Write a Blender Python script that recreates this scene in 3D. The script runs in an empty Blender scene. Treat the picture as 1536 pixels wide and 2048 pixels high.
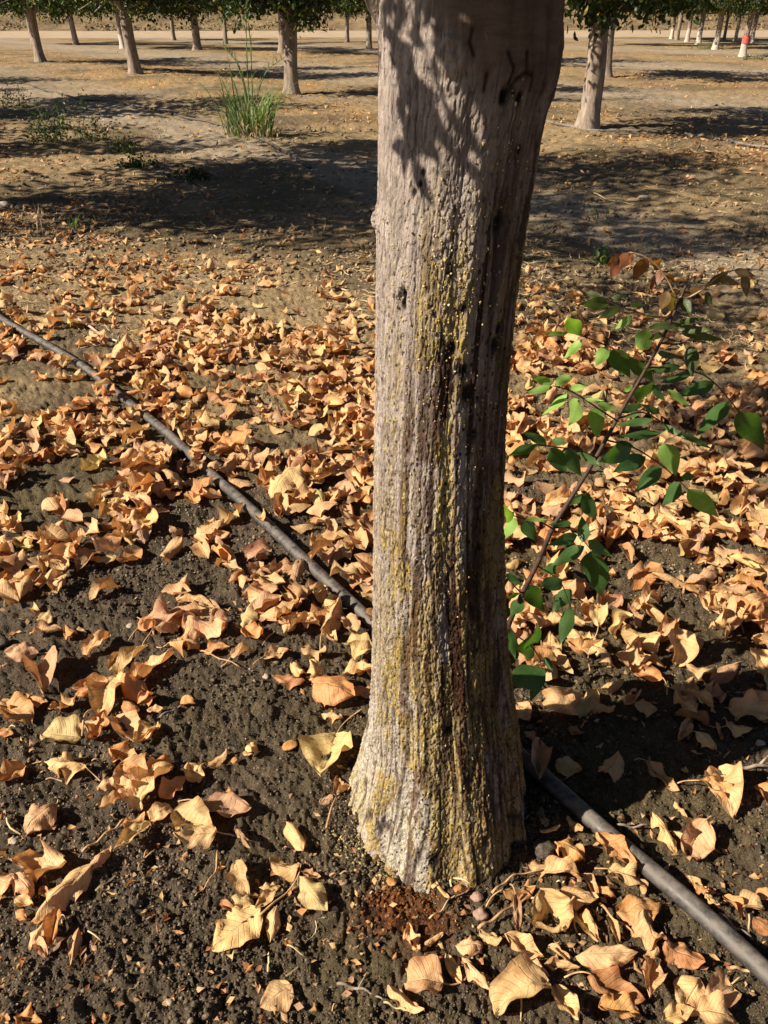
import bpy, bmesh, math, random
import numpy as np
from math import sin, cos, pi, radians
from mathutils import Vector, Matrix

C = bpy.context.scene.collection
sc = bpy.context.scene
H = 1.3                       # camera height in metres
F = 1547.0                    # focal length in pixels of the 1536 x 2048 photograph
PITCH = radians(33.0)         # camera looks down by this

# ------------------------------------------------------------------ camera
cam = bpy.data.cameras.new('camera'); co = bpy.data.objects.new('camera', cam); C.objects.link(co)
co.location = (0, 0, H); co.rotation_euler = (pi/2 - PITCH, 0, radians(0))
cam.sensor_fit = 'VERTICAL'; cam.sensor_height = 24; cam.lens = F/2048*24
cam.clip_start = 0.02; cam.clip_end = 1500
sc.camera = co

# ------------------------------------------------------------------ light
SUN_EL = radians(36.5); SUN_AZ = radians(17)     # shadows run to +x and a little away (+y)
w = bpy.data.worlds.new('World'); sc.world = w; w.use_nodes = True
nt = w.node_tree; nt.nodes.clear()
sky = nt.nodes.new('ShaderNodeTexSky'); sky.sky_type = 'NISHITA'; sky.sun_disc = False; sky.air_density = .45; sky.dust_density = .6
sky.sun_elevation = SUN_EL; sky.sun_rotation = math.atan2(-cos(SUN_AZ), -sin(SUN_AZ)) % (2*pi)
bg = nt.nodes.new('ShaderNodeBackground'); bg.inputs[1].default_value = 0.05
wo = nt.nodes.new('ShaderNodeOutputWorld')
nt.links.new(sky.outputs[0], bg.inputs[0]); nt.links.new(bg.outputs[0], wo.inputs[0])
ld = bpy.data.lights.new('sun', 'SUN'); ld.energy = 5.0; ld.angle = radians(0.6); ld.color = (1.0, 0.90, 0.74)
lo = bpy.data.objects.new('sun', ld); C.objects.link(lo); lo.location = (-4, -2, 8)
SD = Vector((cos(SUN_AZ)*cos(SUN_EL), sin(SUN_AZ)*cos(SUN_EL), -sin(SUN_EL)))   # travel direction
lo.rotation_euler = SD.to_track_quat('-Z', 'Y').to_euler()
sc.view_settings.view_transform = 'Standard'; sc.view_settings.look = 'None'
sc.view_settings.exposure = 1.0; sc.view_settings.gamma = 1
sc.cycles.max_bounces = 6; sc.cycles.transparent_max_bounces = 8
sc.cycles.use_denoising = True

# ------------------------------------------------------------------ helpers
R0 = np.random.RandomState(7)
TAB = R0.rand(256, 256).astype(np.float64)
def vn(x, y, seed=0, px=256, py=256):
    x = np.asarray(x, float); y = np.asarray(y, float)
    xi = np.floor(x).astype(int); yi = np.floor(y).astype(int)
    fx = x-xi; fy = y-yi; fx = fx*fx*(3-2*fx); fy = fy*fy*(3-2*fy)
    ox = (seed*37) % 256; oy = (seed*91) % 256
    def g(a, b): return TAB[((a % px)+ox) % 256, ((b % py)+oy) % 256]
    return (g(xi, yi)*(1-fx)+g(xi+1, yi)*fx)*(1-fy)+(g(xi, yi+1)*(1-fx)+g(xi+1, yi+1)*fx)*fy
def fbm(x, y, oct=4, seed=0, gain=.5):
    s = 0; a = 1; t = 0
    for i in range(oct):
        s = s+a*vn(x*2**i+13.7*i, y*2**i+5.1*i, seed+i); t += a; a *= gain
    return s/t
def vor(x, y, px=256, seed=0):
    """cell borders: F2-F1 and a random value per cell; periodic in x with period px"""
    xi = np.floor(x).astype(int); yi = np.floor(y).astype(int)
    f1 = np.full(np.shape(x), 9.); f2 = f1.copy(); rv = np.zeros(np.shape(x))
    for i in (-1, 0, 1):
        for j in (-1, 0, 1):
            cx = xi+i; cy = yi+j; a = TAB[(cx % px+seed) % 256, (cy*7+seed*3) % 256]; b = TAB[(cx % px+seed+91) % 256, (cy*5+17+seed) % 256]
            d = np.hypot(cx+.15+.7*a-x, cy+.1+.8*b-y)
            nf = d < f1; f2 = np.where(nf, f1, np.minimum(f2, d)); rv = np.where(nf, a, rv); f1 = np.where(nf, d, f1)
    return f2-f1, rv
def sstep(a, b, x):
    t = np.clip((np.asarray(x, float)-a)/(b-a), 0, 1); return t*t*(3-2*t)
def ray(px, py):
    rx = (px-768)/F; ry = (1024-py)/F
    return Vector((rx, cos(PITCH)+ry*sin(PITCH), -sin(PITCH)+ry*cos(PITCH)))
def G(px, py, z=0.0):
    """photo pixel -> point on the ground"""
    d = ray(px, py); t = (z-H)/d.z
    return Vector((d.x*t, d.y*t, z))
# row frame: u runs along the tree rows, n across them
U = np.array([.624, -.781]); N = np.array([.781, .624]); M0 = np.array([.085*H, .75*H])
def ncoord(x, y): return ((x-M0[0])*N[0]+(y-M0[1])*N[1])/H
def ucoord(x, y): return ((x-M0[0])*U[0]+(y-M0[1])*U[1])/H
ROW = 6.4
def rowdist(n): return np.abs((n+ROW/2) % ROW-ROW/2)
HILL0 = 52*H
def gheight(x, y, fine=True):
    x = np.asarray(x, float); y = np.asarray(y, float)
    n = ncoord(x, y); d = np.hypot(x, y)
    far = sstep(2.2*H, 5*H, d)*(1-sstep(25*H, 36*H, d))
    z = far*(0.06*(np.exp(-(rowdist(n)/1.3)**2)-.4)+0.05*(fbm(x*.5, y*.5, 3, 3)-.5)+.03*(fbm(x*1.7, y*1.7, 2, 9)-.5))
    z = z+0.035*(fbm(x*1.6+3, y*1.6, 3, 11)-.5)*(1-.3*far)
    z = z+0.006*np.exp(-((x-M0[0])**2+(y-M0[1])**2)/.08)
    if fine:
        nr = 1-sstep(2.6*H, 7*H, d)
        z = z+nr*(0.026*(fbm(x*11, y*11, 3, 21)-.5)+0.015*(vn(x*48, y*48, 5)-.5)+0.009*(np.abs(vn(x*85, y*85, 6)*2-1)-.5))
        z = z+nr*0.006*(vn(x*170, y*170, 8)-.5)
        z = z+(1-nr)*(0.05*(fbm(x*5, y*5, 3, 31)-.5)+.03*(vn(x*14, y*14, 33)-.5))*(1-sstep(20*H, 40*H, d))
    hy = y-HILL0-.05*x
    z = z+np.where(hy > 0, .30*hy*sstep(0, 5, hy)+.9*(fbm(x*.12, y*.12, 4, 41)-.5)*sstep(1, 12, hy), 0)
    return z
def gz(x, y, fine=False): return float(gheight(x, y, fine))

def new_mesh(name, verts, faces, mat=None, smooth=False, attrs=None, uv=None):
    me = bpy.data.meshes.new(name)
    verts = np.ascontiguousarray(verts, dtype=np.float32)
    if isinstance(faces, np.ndarray):
        k = faces.shape[1]; nf = len(faces)
        me.vertices.add(len(verts)); me.vertices.foreach_set('co', verts.ravel())
        me.loops.add(nf*k); me.loops.foreach_set('vertex_index', faces.astype(np.int32).ravel())
        me.polygons.add(nf)
        me.polygons.foreach_set('loop_start', np.arange(0, nf*k, k, dtype=np.int32))
        me.polygons.foreach_set('loop_total', np.full(nf, k, dtype=np.int32))
        me.update(calc_edges=True)
    else:
        me.from_pydata([tuple(v) for v in verts], [], faces); me.update()
    if attrs:
        for an, arr in attrs.items():
            arr = np.asarray(arr, dtype=np.float32)
            if arr.ndim == 1:
                a = me.attributes.new(an, 'FLOAT', 'POINT'); a.data.foreach_set('value', arr)
            elif arr.shape[1] == 3:
                a = me.attributes.new(an, 'FLOAT_VECTOR', 'POINT'); a.data.foreach_set('vector', arr.ravel())
    if smooth:
        me.polygons.foreach_set('use_smooth', np.ones(len(me.polygons), dtype=bool))
    if mat: me.materials.append(mat)
    me.update()
    return me
def link(name, me, parent=None, loc=None):
    o = bpy.data.objects.new(name, me); C.objects.link(o)
    if loc is not None: o.location = loc
    if parent is not None: o.parent = parent
    return o
def tag(o, label=None, cat=None, group=None, kind=None):
    if label: o['label'] = label
    if cat: o['category'] = cat
    if group: o['group'] = group
    if kind: o['kind'] = kind
    return o
def empty(name, loc, label, cat, group=None):
    o = bpy.data.objects.new(name, None); C.objects.link(o); o.location = loc
    o.empty_display_size = .1
    return tag(o, label, cat, group)

def grid_faces(nu, nv, closed_u=False):
    i = np.arange(nu-1 if not closed_u else nu)[:, None]; j = np.arange(nv-1)[None, :]
    i2 = (i+1) % nu
    return np.stack([i*nv+j, i2*nv+j, i2*nv+j+1, i*nv+j+1], -1).reshape(-1, 4)

def tube(path, rad, sides=10, rnd=None, bump=0):
    """closed tube along a list of points, radius per point; returns verts, faces (quads)"""
    P = np.array([list(p) for p in path], float); n = len(P)
    rad = np.full(n, rad, float) if np.isscalar(rad) else np.asarray(rad, float)
    T = np.gradient(P, axis=0); T /= np.linalg.norm(T, axis=1)[:, None]+1e-9
    up = np.array([0, 0, 1.]) if abs(T[0][2]) < .9 else np.array([1., 0, 0])
    A = np.cross(T[0], up); A /= np.linalg.norm(A)
    vs = []
    for i in range(n):
        A = A-T[i]*np.dot(A, T[i]); A /= np.linalg.norm(A)+1e-9
        B = np.cross(T[i], A)
        th = np.arange(sides)/sides*2*pi
        rr = rad[i]*(1+(bump*(rnd.rand(sides)-.5) if rnd is not None else 0))
        vs.append(P[i]+(np.cos(th)*rr)[:, None]*A+(np.sin(th)*rr)[:, None]*B)
    vs = np.concatenate(vs)
    fs = []
    for i in range(n-1):
        for j in range(sides):
            a = i*sides+j; b = i*sides+(j+1) % sides
            fs.append((a, b, b+sides, a+sides))
    v0 = len(vs); vs = np.concatenate([vs, P[:1], P[-1:]])
    for j in range(sides):                               # caps as degenerate-free quads are not needed: tris
        fs.append((v0, (j+1) % sides, j)); k = (n-1)*sides
        fs.append((v0+1, k+j, k+(j+1) % sides))
    return vs, fs
def smooth_path(pts, per=6):
    """Catmull-Rom"""
    P = [np.array(list(p), float) for p in pts]; P = [2*P[0]-P[1]]+P+[2*P[-1]-P[-2]]
    out = []
    for i in range(1, len(P)-2):
        for k in range(per):
            t = k/per
            out.append(.5*((2*P[i])+(-P[i-1]+P[i+1])*t+(2*P[i-1]-5*P[i]+4*P[i+1]-P[i+2])*t*t+(-P[i-1]+3*P[i]-3*P[i+1]+P[i+2])*t**3))
    out.append(P[-2]); return out
def join(parts):
    vs = []; fs = []; n = 0
    for v, f in parts:
        vs.append(np.asarray(v)); fs += [tuple(int(a)+n for a in q) for q in f]; n += len(v)
    return np.concatenate(vs), fs

# ------------------------------------------------------------------ materials
class NT:
    def __init__(s, name):
        s.m = bpy.data.materials.new(name); s.m.use_nodes = True; s.t = s.m.node_tree; s.t.nodes.clear()
        s.out = s.n('ShaderNodeOutputMaterial'); s.b = s.n('ShaderNodeBsdfPrincipled')
        s.l(s.b.outputs[0], s.out.inputs[0])
    def n(s, ty, **kw):
        o = s.t.nodes.new(ty)
        for k, v in kw.items(): setattr(o, k, v)
        return o
    def l(s, a, b): s.t.links.new(a, b)
    def put(s, sock, v):
        if isinstance(v, bpy.types.NodeSocket): s.l(v, sock)
        elif isinstance(v, tuple) and len(v) == 3 and sock.type == 'RGBA': sock.default_value = (*v, 1)
        else: sock.default_value = v
    def attr(s, name, vec=False):
        a = s.n('ShaderNodeAttribute'); a.attribute_name = name
        return a.outputs['Vector'] if vec == 'v' else (a.outputs['Color'] if vec else a.outputs['Fac'])
    def noise(s, scale, detail=4, rough=.6, vec=None, dist=0, out='Fac'):
        o = s.n('ShaderNodeTexNoise'); o.inputs['Scale'].default_value = scale; o.inputs['Detail'].default_value = detail
        o.inputs['Roughness'].default_value = rough; o.inputs['Distortion'].default_value = dist
        s.l(vec if vec is not None else s.pos(), o.inputs['Vector'])
        return o.outputs[out]
    def voro(s, scale, vec=None, feat='F1', out='Distance'):
        o = s.n('ShaderNodeTexVoronoi'); o.feature = feat; o.inputs['Scale'].default_value = scale
        s.l(vec if vec is not None else s.pos(), o.inputs['Vector'])
        return o.outputs[out]
    def pos(s):
        if not hasattr(s, '_p'): s._p = s.n('ShaderNodeTexCoord').outputs['Object']
        return s._p
    def maps(s, scale):
        o = s.n('ShaderNodeMapping'); o.inputs['Scale'].default_value = scale; s.l(s.pos(), o.inputs['Vector']); return o.outputs[0]
    def math(s, op, a, b=0.0, clamp=False):
        o = s.n('ShaderNodeMath', operation=op); o.use_clamp = clamp
        s.put(o.inputs[0], a); s.put(o.inputs[1], b); return o.outputs[0]
    def rng(s, v, a, b, c=0.0, d=1.0):
        o = s.n('ShaderNodeMapRange'); o.inputs['From Min'].default_value = a; o.inputs['From Max'].default_value = b
        o.inputs['To Min'].default_value = c; o.inputs['To Max'].default_value = d; s.put(o.inputs['Value'], v); return o.outputs[0]
    def mix(s, f, a, b, mode='MIX'):
        o = s.n('ShaderNodeMix', data_type='RGBA', blend_type=mode)
        s.put(o.inputs[0], f); s.put(o.inputs[6], a); s.put(o.inputs[7], b); return o.outputs[2]
    def bump(s, h, strength=.5, dist=.01, prev=None):
        o = s.n('ShaderNodeBump'); o.inputs['Strength'].default_value = strength; o.inputs['Distance'].default_value = dist
        s.put(o.inputs['Height'], h)
        if prev is not None: s.l(prev, o.inputs['Normal'])
        return o.outputs[0]
    def fin(s, col=None, rough=None, nor=None, spec=None):
        if col is not None: s.put(s.b.inputs['Base Color'], col)
        if rough is not None: s.put(s.b.inputs['Roughness'], rough)
        if nor is not None: s.l(nor, s.b.inputs['Normal'])
        if spec is not None: s.b.inputs['Specular IOR Level'].default_value = spec
        return s.m

def mat_ground():
    s = NT('soil')
    n1 = s.noise(3.0, 5); n2 = s.noise(22, 6, .7); n3 = s.noise(160, 4, .7); n4 = s.noise(1.1, 3)
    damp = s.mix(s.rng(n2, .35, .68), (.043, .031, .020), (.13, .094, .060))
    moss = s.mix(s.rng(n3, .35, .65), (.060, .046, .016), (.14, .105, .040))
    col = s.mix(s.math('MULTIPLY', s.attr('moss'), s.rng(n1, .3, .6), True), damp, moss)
    dry = s.mix(s.rng(n2, .3, .7), (.125, .082, .040), (.42, .30, .16))
    col = s.mix(s.attr('dry'), col, dry)
    dust = s.mix(s.rng(n2, .3, .75), (.24, .185, .125), (.44, .355, .255))
    col = s.mix(s.attr('dust'), col, dust)
    orange = s.mix(s.rng(n2, .35, .7), (.26, .145, .055), (.46, .29, .125))
    col = s.mix(s.attr('litter'), col, orange)
    col = s.mix(s.attr('wet'), col, s.mix(s.rng(s.noise(60, 4), .4, .6), (.035, .012, .004), (.19, .062, .012)))
    col = s.mix(s.attr('road'), col, s.mix(s.rng(n4, .35, .65), (.36, .27, .18), (.47, .36, .24)))
    bank = s.mix(s.rng(s.noise(.9, 6, .75), .42, .62), (.13, .09, .045), (.31, .22, .115))
    bank = s.mix(s.rng(s.noise(5.0, 5, .8), .35, .65), s.mix(.45, bank, (.09, .06, .03)), bank)
    col = s.mix(s.attr('bank'), col, bank)
    col = s.mix(s.rng(n3, .30, .55, .42, 0), col, (.02, .014, .009))
    grit = s.math('GREATER_THAN', s.noise(240, 1), .70)
    col = s.mix(s.math('MULTIPLY', grit, .7), col, (.30, .25, .19))
    b = s.bump(s.noise(70, 6, .75), .9, .012); b = s.bump(s.voro(190), .5, .004, b); b = s.bump(s.noise(420, 3, .7), .5, .002, b)
    return s.fin(col, .93, b, .25)
def mat_crumb():
    s = NT('soil_crumb')
    c = s.attr('tone', True)
    col = s.mix(s.rng(s.noise(180, 3), .35, .65, .0, .6), c, (.02, .015, .01))
    return s.fin(col, .95, s.bump(s.noise(420, 3), .6, .002), .2)
def mat_leaf(name, trans=.28, rough=.62, vein=.5):
    s = NT(name)
    c = s.attr('tone', True); uvv = s.attr('luv', 'v')
    sep = s.n('ShaderNodeSeparateXYZ'); s.l(uvv, sep.inputs[0]); u, v = sep.outputs[0], sep.outputs[1]
    av = s.math('ABSOLUTE', v)
    mid = s.rng(av, 0.0, .07, 1, 0)
    ph = s.math('SUBTRACT', s.math('MULTIPLY', u, 60), s.math('MULTIPLY', av, 13))
    side = s.rng(s.math('SINE', ph), .80, 1.0, 0, 1)
    veins = s.math('MAXIMUM', mid, s.math('MULTIPLY', side, .6))
    n = s.noise(38, 5, .65); n2 = s.noise(140, 4, .7)
    dark = s.mix(1, c, (.62, .42, .30), 'MULTIPLY'); lite = s.mix(.35, c, (.68, .46, .25))
    col = s.mix(s.rng(n, .38, .70), lite, c)
    col = s.mix(s.rng(n, .52, .78, 0, .75), col, dark)
    col = s.mix(s.math('MULTIPLY', veins, .6*vein), col, s.mix(.5, lite, (.72, .55, .32)))
    spots = s.math('MULTIPLY', s.math('GREATER_THAN', n2, .66), .45)
    col = s.mix(spots, col, dark)
    edge = s.rng(av, .82, 1.0, 0, .45); col = s.mix(edge, col, dark)
    nor = s.bump(s.math('SUBTRACT', s.noise(90, 4), s.math('MULTIPLY', veins, 1.0)), .6, .0030)
    s.fin(col, rough, nor, .35)
    tr = s.n('ShaderNodeBsdfTranslucent'); s.put(tr.inputs[0], s.mix(1, col, (1.0, .72, .42), 'MULTIPLY')); s.l(nor, tr.inputs['Normal'])
    mx = s.n('ShaderNodeMixShader'); mx.inputs[0].default_value = trans
    s.l(s.b.outputs[0], mx.inputs[1]); s.l(tr.outputs[0], mx.inputs[2]); s.l(mx.outputs[0], s.out.inputs[0])
    return s.m
def mat_green(name, trans=.35):
    s = NT(name)
    c = s.attr('tone', True); uvv = s.attr('luv', 'v')
    sep = s.n('ShaderNodeSeparateXYZ'); s.l(uvv, sep.inputs[0]); u, v = sep.outputs[0], sep.outputs[1]
    av = s.math('ABSOLUTE', v)
    mid = s.rng(av, 0.0, .08, 1, 0)
    side = s.rng(s.math('SINE', s.math('SUBTRACT', s.math('MULTIPLY', u, 66), s.math('MULTIPLY', av, 12))), .7, 1.0, 0, .6)
    veins = s.math('MAXIMUM', mid, side)
    col = s.mix(s.math('MULTIPLY', veins, .35), c, s.mix(1, c, (1.7, 1.5, 1.6), 'MULTIPLY'))
    col = s.mix(s.rng(s.noise(60, 3), .4, .7, 0, .4), col, s.mix(1, c, (.55, .6, .5), 'MULTIPLY'))
    nor = s.bump(s.math('SUBTRACT', s.noise(120, 2), veins), .3, .0015)
    s.fin(col, .45, nor, .4)
    tr = s.n('ShaderNodeBsdfTranslucent'); s.put(tr.inputs[0], s.mix(1, col, (1.3, 1.5, .35), 'MULTIPLY'))
    mx = s.n('ShaderNodeMixShader'); mx.inputs[0].default_value = trans
    s.l(s.b.outputs[0], mx.inputs[1]); s.l(tr.outputs[0], mx.inputs[2]); s.l(mx.outputs[0], s.out.inputs[0])
    return s.m
def mat_simple(name, a, b, scale=30, rough=.8, bump=.4, dist=.003, spec=.3, stretch=None):
    s = NT(name); vec = s.maps(stretch) if stretch else None
    col = s.mix(s.rng(s.noise(scale, 5, .65, vec), .35, .65), a, b)
    return s.fin(col, rough, s.bump(s.noise(scale*2.5, 4, .7, vec), bump, dist), spec)
def mat_hose(name, base, dusty, amt):
    s = NT(name)
    geo = s.n('ShaderNodeNewGeometry'); sep = s.n('ShaderNodeSeparateXYZ'); s.l(geo.outputs['Normal'], sep.inputs[0])
    up = s.rng(sep.outputs[2], -.4, .8)
    n = s.rng(s.noise(35, 5, .7), .35, .7)
    f = s.math('MULTIPLY', s.math('MULTIPLY', up, n), amt, True)
    spk = s.math('MULTIPLY', s.math('GREATER_THAN', s.noise(300, 2), .68), .5)
    col = s.mix(s.math('MAXIMUM', f, spk), base, dusty)
    return s.fin(col, s.rng(f, 0, .7, .42, .85), s.bump(s.noise(200, 3), .25, .001), .45)
def mat_bark_main():
    s = NT('main_bark')
    st = s.maps((1, 1, .34)); st2 = s.maps((1, 1, .65))
    nA = s.noise(38, 6, .75, st); nB = s.noise(170, 5, .75, st2); nC = s.noise(420, 3, .8); nL = s.noise(9, 4, .6, st)
    base = s.mix(s.rng(nA, .32, .68), (.34, .27, .23), (.73, .605, .53))
    pale = s.mix(s.rng(nB, .3, .62), (.40, .33, .25), (.80, .72, .58))
    col = s.mix(s.attr('pale'), base, pale)
    # yellow crust of dried gum and lichen
    cr = s.mix(s.rng(nC, .3, .7), (.38, .25, .06), (.76, .55, .17))
    cm = s.math('MULTIPLY', s.attr('crust'), s.rng(s.math('ADD', s.noise(75, 6, .85, st2), s.math('MULTIPLY', s.attr('crust'), .06)), .40, .50), True)
    col = s.mix(cm, col, cr)
    smooth = s.mix(s.rng(s.noise(26, 7, .75, s.maps((.6, .6, 1.8))), .35, .65), (.17, .11, .075), (.33, .235, .17))
    vc = s.n('ShaderNodeTexVoronoi'); vc.inputs['Scale'].default_value = 185; s.l(s.maps((1, 1, .62)), vc.inputs['Vector'])
    rr_ = s.n('ShaderNodeSeparateColor'); s.l(vc.outputs['Color'], rr_.inputs[0])
    inside = s.rng(vc.outputs['Distance'], .28, .42, 1, 0)
    sp = s.math('MULTIPLY', s.math('MULTIPLY', s.attr('speck'), inside), s.math('GREATER_THAN', s.math('ADD', rr_.outputs[0], s.math('MULTIPLY', s.noise(28, 3), .5)), .60), True)
    spc = s.mix(rr_.outputs[1], (.50, .38, .07), (.84, .74, .34)); spc = s.mix(s.math('GREATER_THAN', rr_.outputs[2], .66), spc, (.035, .022, .012))
    col = s.mix(sp, col, spc)
    col = s.mix(s.attr('skin'), col, smooth)
    col = s.mix(s.attr('fiss'), col, s.mix(s.rng(nB, .4, .6), (.022, .012, .008), (.085, .045, .022)))
    sk = s.rng(s.noise(62, 4, .6, s.maps((1, 1, .045)), .25), .515, .575); sk = s.math('MULTIPLY', s.math('MULTIPLY', sk, s.attr('streak')), s.rng(s.noise(16, 4, .7), .32, .48), True)
    col = s.mix(s.math('MULTIPLY', sk, .85), col, s.mix(s.rng(nB, .35, .6), (.045, .018, .007), (.16, .07, .025)))
    col = s.mix(s.attr('gum'), col, s.mix(s.rng(nB, .4, .62), (.012, .006, .003), (.10, .032, .010)))
    fl = s.math('MULTIPLY', s.rng(nB, .30, .46, .6, 0), s.rng(s.attr('skin'), 0, 1, 1, .15))
    col = s.mix(fl, col, (.04, .026, .016))
    col = s.mix(s.math('MULTIPLY', s.attr('tint'), s.rng(s.noise(70, 5, .7, s.maps((1, 1, .08))), .38, .52, .95, .45)), col, s.mix(1, col, (.34, .215, .125), 'MULTIPLY'))
    col = s.mix(s.attr('hole'), col, (.004, .003, .003))
    line = s.rng(s.noise(95, 4, .65, s.maps((1, 1, .13)), .9), .54, .64); lm = s.math('MULTIPLY', line, s.rng(s.attr('skin'), 0, 1, .6, 0)); lm = s.math('MULTIPLY', lm, s.rng(s.noise(14, 3, .6), .35, .60))
    col = s.mix(lm, col, (.035, .020, .011))
    rough = s.math('SUBTRACT', s.rng(s.attr('gum'), 0, 1, .78, .42), s.math('MULTIPLY', sp, .42))
    bs = s.bump(s.noise(110, 8, .85, st), 1.0, .008); bs = s.bump(nC, .6, .0025, bs); bs = s.bump(s.math('SUBTRACT', 1, lm), .8, .004, bs); bs = s.bump(sp, .7, .003, bs)
    return s.fin(col, rough, bs, .35)
def mat_bark(name):
    s = NT(name); st = s.maps((1, 1, .25))
    n = s.noise(18, 6, .7, st)
    lower = (.48, .41, .34); 
    sep = s.n('ShaderNodeSeparateXYZ'); s.l(s.pos(), sep.inputs[0])
    col = s.mix(s.rng(n, .35, .65), (.14, .105, .08), (.34, .275, .22))
    oi = s.n('ShaderNodeObjectInfo')
    lim = s.math('ADD', .35, s.math('MULTIPLY', s.noise(6, 3), .35))
    wash = s.math('MULTIPLY', s.math('LESS_THAN', sep.outputs[2], lim), s.attr('wash'))
    col = s.mix(s.math('MULTIPLY', wash, s.rng(n, .2, .5, .5, 1)), col, lower)
    return s.fin(col, .88, s.bump(n, .8, .02), .2)

M_soil = mat_ground(); M_crumb = mat_crumb()
M_dry = mat_leaf('dry_leaf_blade'); M_green = mat_green('walnut_leaflet', .42)
M_stalk = mat_simple('dry_stalk', (.30, .15, .07), (.55, .36, .19), 60, .7)
M_twig = mat_simple('twig_bark', (.10, .07, .05), (.32, .25, .19), 50, .85)
M_straw = mat_simple('straw', (.30, .20, .10), (.62, .47, .27), 20, .7)
M_stem = mat_simple('sucker_stem', (.035, .020, .015), (.085, .045, .03), 70, .6)
M_gum = None
M_hose = mat_hose('black_hose', (.026, .025, .025), (.24, .20, .165), .75)
M_hoseg = mat_hose('dusty_hose', (.05, .045, .042), (.32, .27, .22), 1.0)
M_mbark = mat_bark_main(); M_bark = mat_bark('orchard_bark')

# ------------------------------------------------------------------ ground
def build_ground():
    nr_, na = 1150, 760
    r = .22*(260/.22)**(np.linspace(0, 1, nr_))
    # more rings near the camera's view
    a_f = np.linspace(-48, 48, na); a_b = np.linspace(48, 312, 60)[1:-1]
    ang = np.radians(np.concatenate([a_f, a_b])); na2 = len(ang)
    A, Rr = np.meshgrid(ang, r, indexing='ij')
    x = np.sin(A)*Rr; y = np.cos(A)*Rr
    z = gheight(x, y)
    n = ncoord(x, y); u = ucoord(x, y); rd = rowdist(n); d = np.hypot(x, y)/H
    w1 = fbm(x*.9, y*.9, 4, 51); w2 = fbm(x*.35+9, y*.35, 3, 61)
    nn = n+1.0*(w1-.5)
    rdn = rowdist(nn)
    dryf = sstep(1.5, 2.5, d+.9*(w1-.5))
    alley = sstep(1.35, 1.9, rdn+.8*(w2-.5))
    dust = dryf*sstep(2.45, 2.95, rdn+.5*(w2-.5))*.85
    dust = np.maximum(dust, dryf*alley*.5*sstep(9, 14, d))
    litter = sstep(4.5, 8, d)*(1-sstep(.9, 2.0, rdn))*sstep(.42, .62, fbm(x*1.3+4, y*1.3, 4, 71))*.55
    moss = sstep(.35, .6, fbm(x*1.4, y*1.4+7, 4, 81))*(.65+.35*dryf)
    # amber spill at the foot of the trunk
    p = G(815, 1830); wx = (x-p.x)/.085; wy = (y-p.y)/.06
    wet = np.exp(-(wx**2+wy**2)**1.5)*sstep(.30, .62, fbm(x*26, y*26, 3, 91)+.15)*1.2
    road = sstep(38.5, 39.5, (y-.05*x)/H+1.2*(w2-.5))*(1-sstep(51.2, 52.2, (y-.05*x)/H))
    bank = sstep(51.4, 52.4, (y-.05*x)/H)
    dry = dryf*(1-.0*dust)*np.clip(.35+1.1*sstep(.35, .65, w1), 0, 1)
    v = np.stack([x, y, z], -1).reshape(-1, 3)
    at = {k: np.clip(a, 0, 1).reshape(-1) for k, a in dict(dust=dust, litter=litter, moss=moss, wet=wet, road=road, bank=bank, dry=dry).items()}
    f = grid_faces(na2, nr_, True)
    # centre cap
    c = len(v); v = np.concatenate([v, [[0, 0, gz(0, 0)]]])
    for k in at: at[k] = np.append(at[k], 0)
    i = np.arange(na2); cap = np.stack([np.full(na2, c), i*nr_, ((i+1) % na2)*nr_, ((i+1) % na2)*nr_], -1)
    f = f[:, ::-1]
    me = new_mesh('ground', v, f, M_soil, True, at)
    o = link('ground', me); tag(o, 'crumbly brown orchard soil under the trees, dusty in the alleys', 'ground', None, 'structure')
    # little disc under the photographer closes the hole
    th = np.arange(40)/40*2*pi; vv = [[0, 0, gz(0, 0)-.01]]+[[.24*cos(t), .24*sin(t), gz(.22*cos(t), .22*sin(t))-.012] for t in th]
    me2 = new_mesh('ground_patch', vv, [(0, 1+k, 1+(k+1) % 40) for k in range(40)], M_soil)
    tag(link('ground_patch', me2), None, None, None, 'structure')
build_ground()

# ------------------------------------------------------------------ soil crumbs (nobody could count them)
ICO = None
def ico():
    global ICO
    if ICO is None:
        t = (1+5**.5)/2
        v = np.array([(-1, t, 0), (1, t, 0), (-1, -t, 0), (1, -t, 0), (0, -1, t), (0, 1, t), (0, -1, -t), (0, 1, -t), (t, 0, -1), (t, 0, 1), (-t, 0, -1), (-t, 0, 1)])/1.9
        f = np.array([(0, 11, 5), (0, 5, 1), (0, 1, 7), (0, 7, 10), (0, 10, 11), (1, 5, 9), (5, 11, 4), (11, 10, 2), (10, 7, 6), (7, 1, 8), (3, 9, 4), (3, 4, 2), (3, 2, 6), (3, 6, 8), (3, 8, 9), (4, 9, 5), (2, 4, 11), (6, 2, 10), (8, 6, 7), (9, 8, 1)])
        ICO = (v, f)
    return ICO
def lumps(pos, size, rng, flat=.75):
    v, f = ico(); n = len(pos)
    V = v[None]*(1+.95*(rng.rand(n, 12, 1)-.5))*size[:, None, None]*(np.array([1, 1, flat])*(.75+.5*rng.rand(n, 1, 3)))
    a = rng.rand(n)*2*pi; ca, sa = np.cos(a)[:, None], np.sin(a)[:, None]
    X = V[..., 0]*ca-V[..., 1]*sa; Y = V[..., 0]*sa+V[..., 1]*ca
    V = np.stack([X, Y, V[..., 2]], -1)+pos[:, None, :]
    Fc = f[None]+(np.arange(n)*12)[:, None, None]
    return V.reshape(-1, 3), Fc.reshape(-1, 3)
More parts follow.
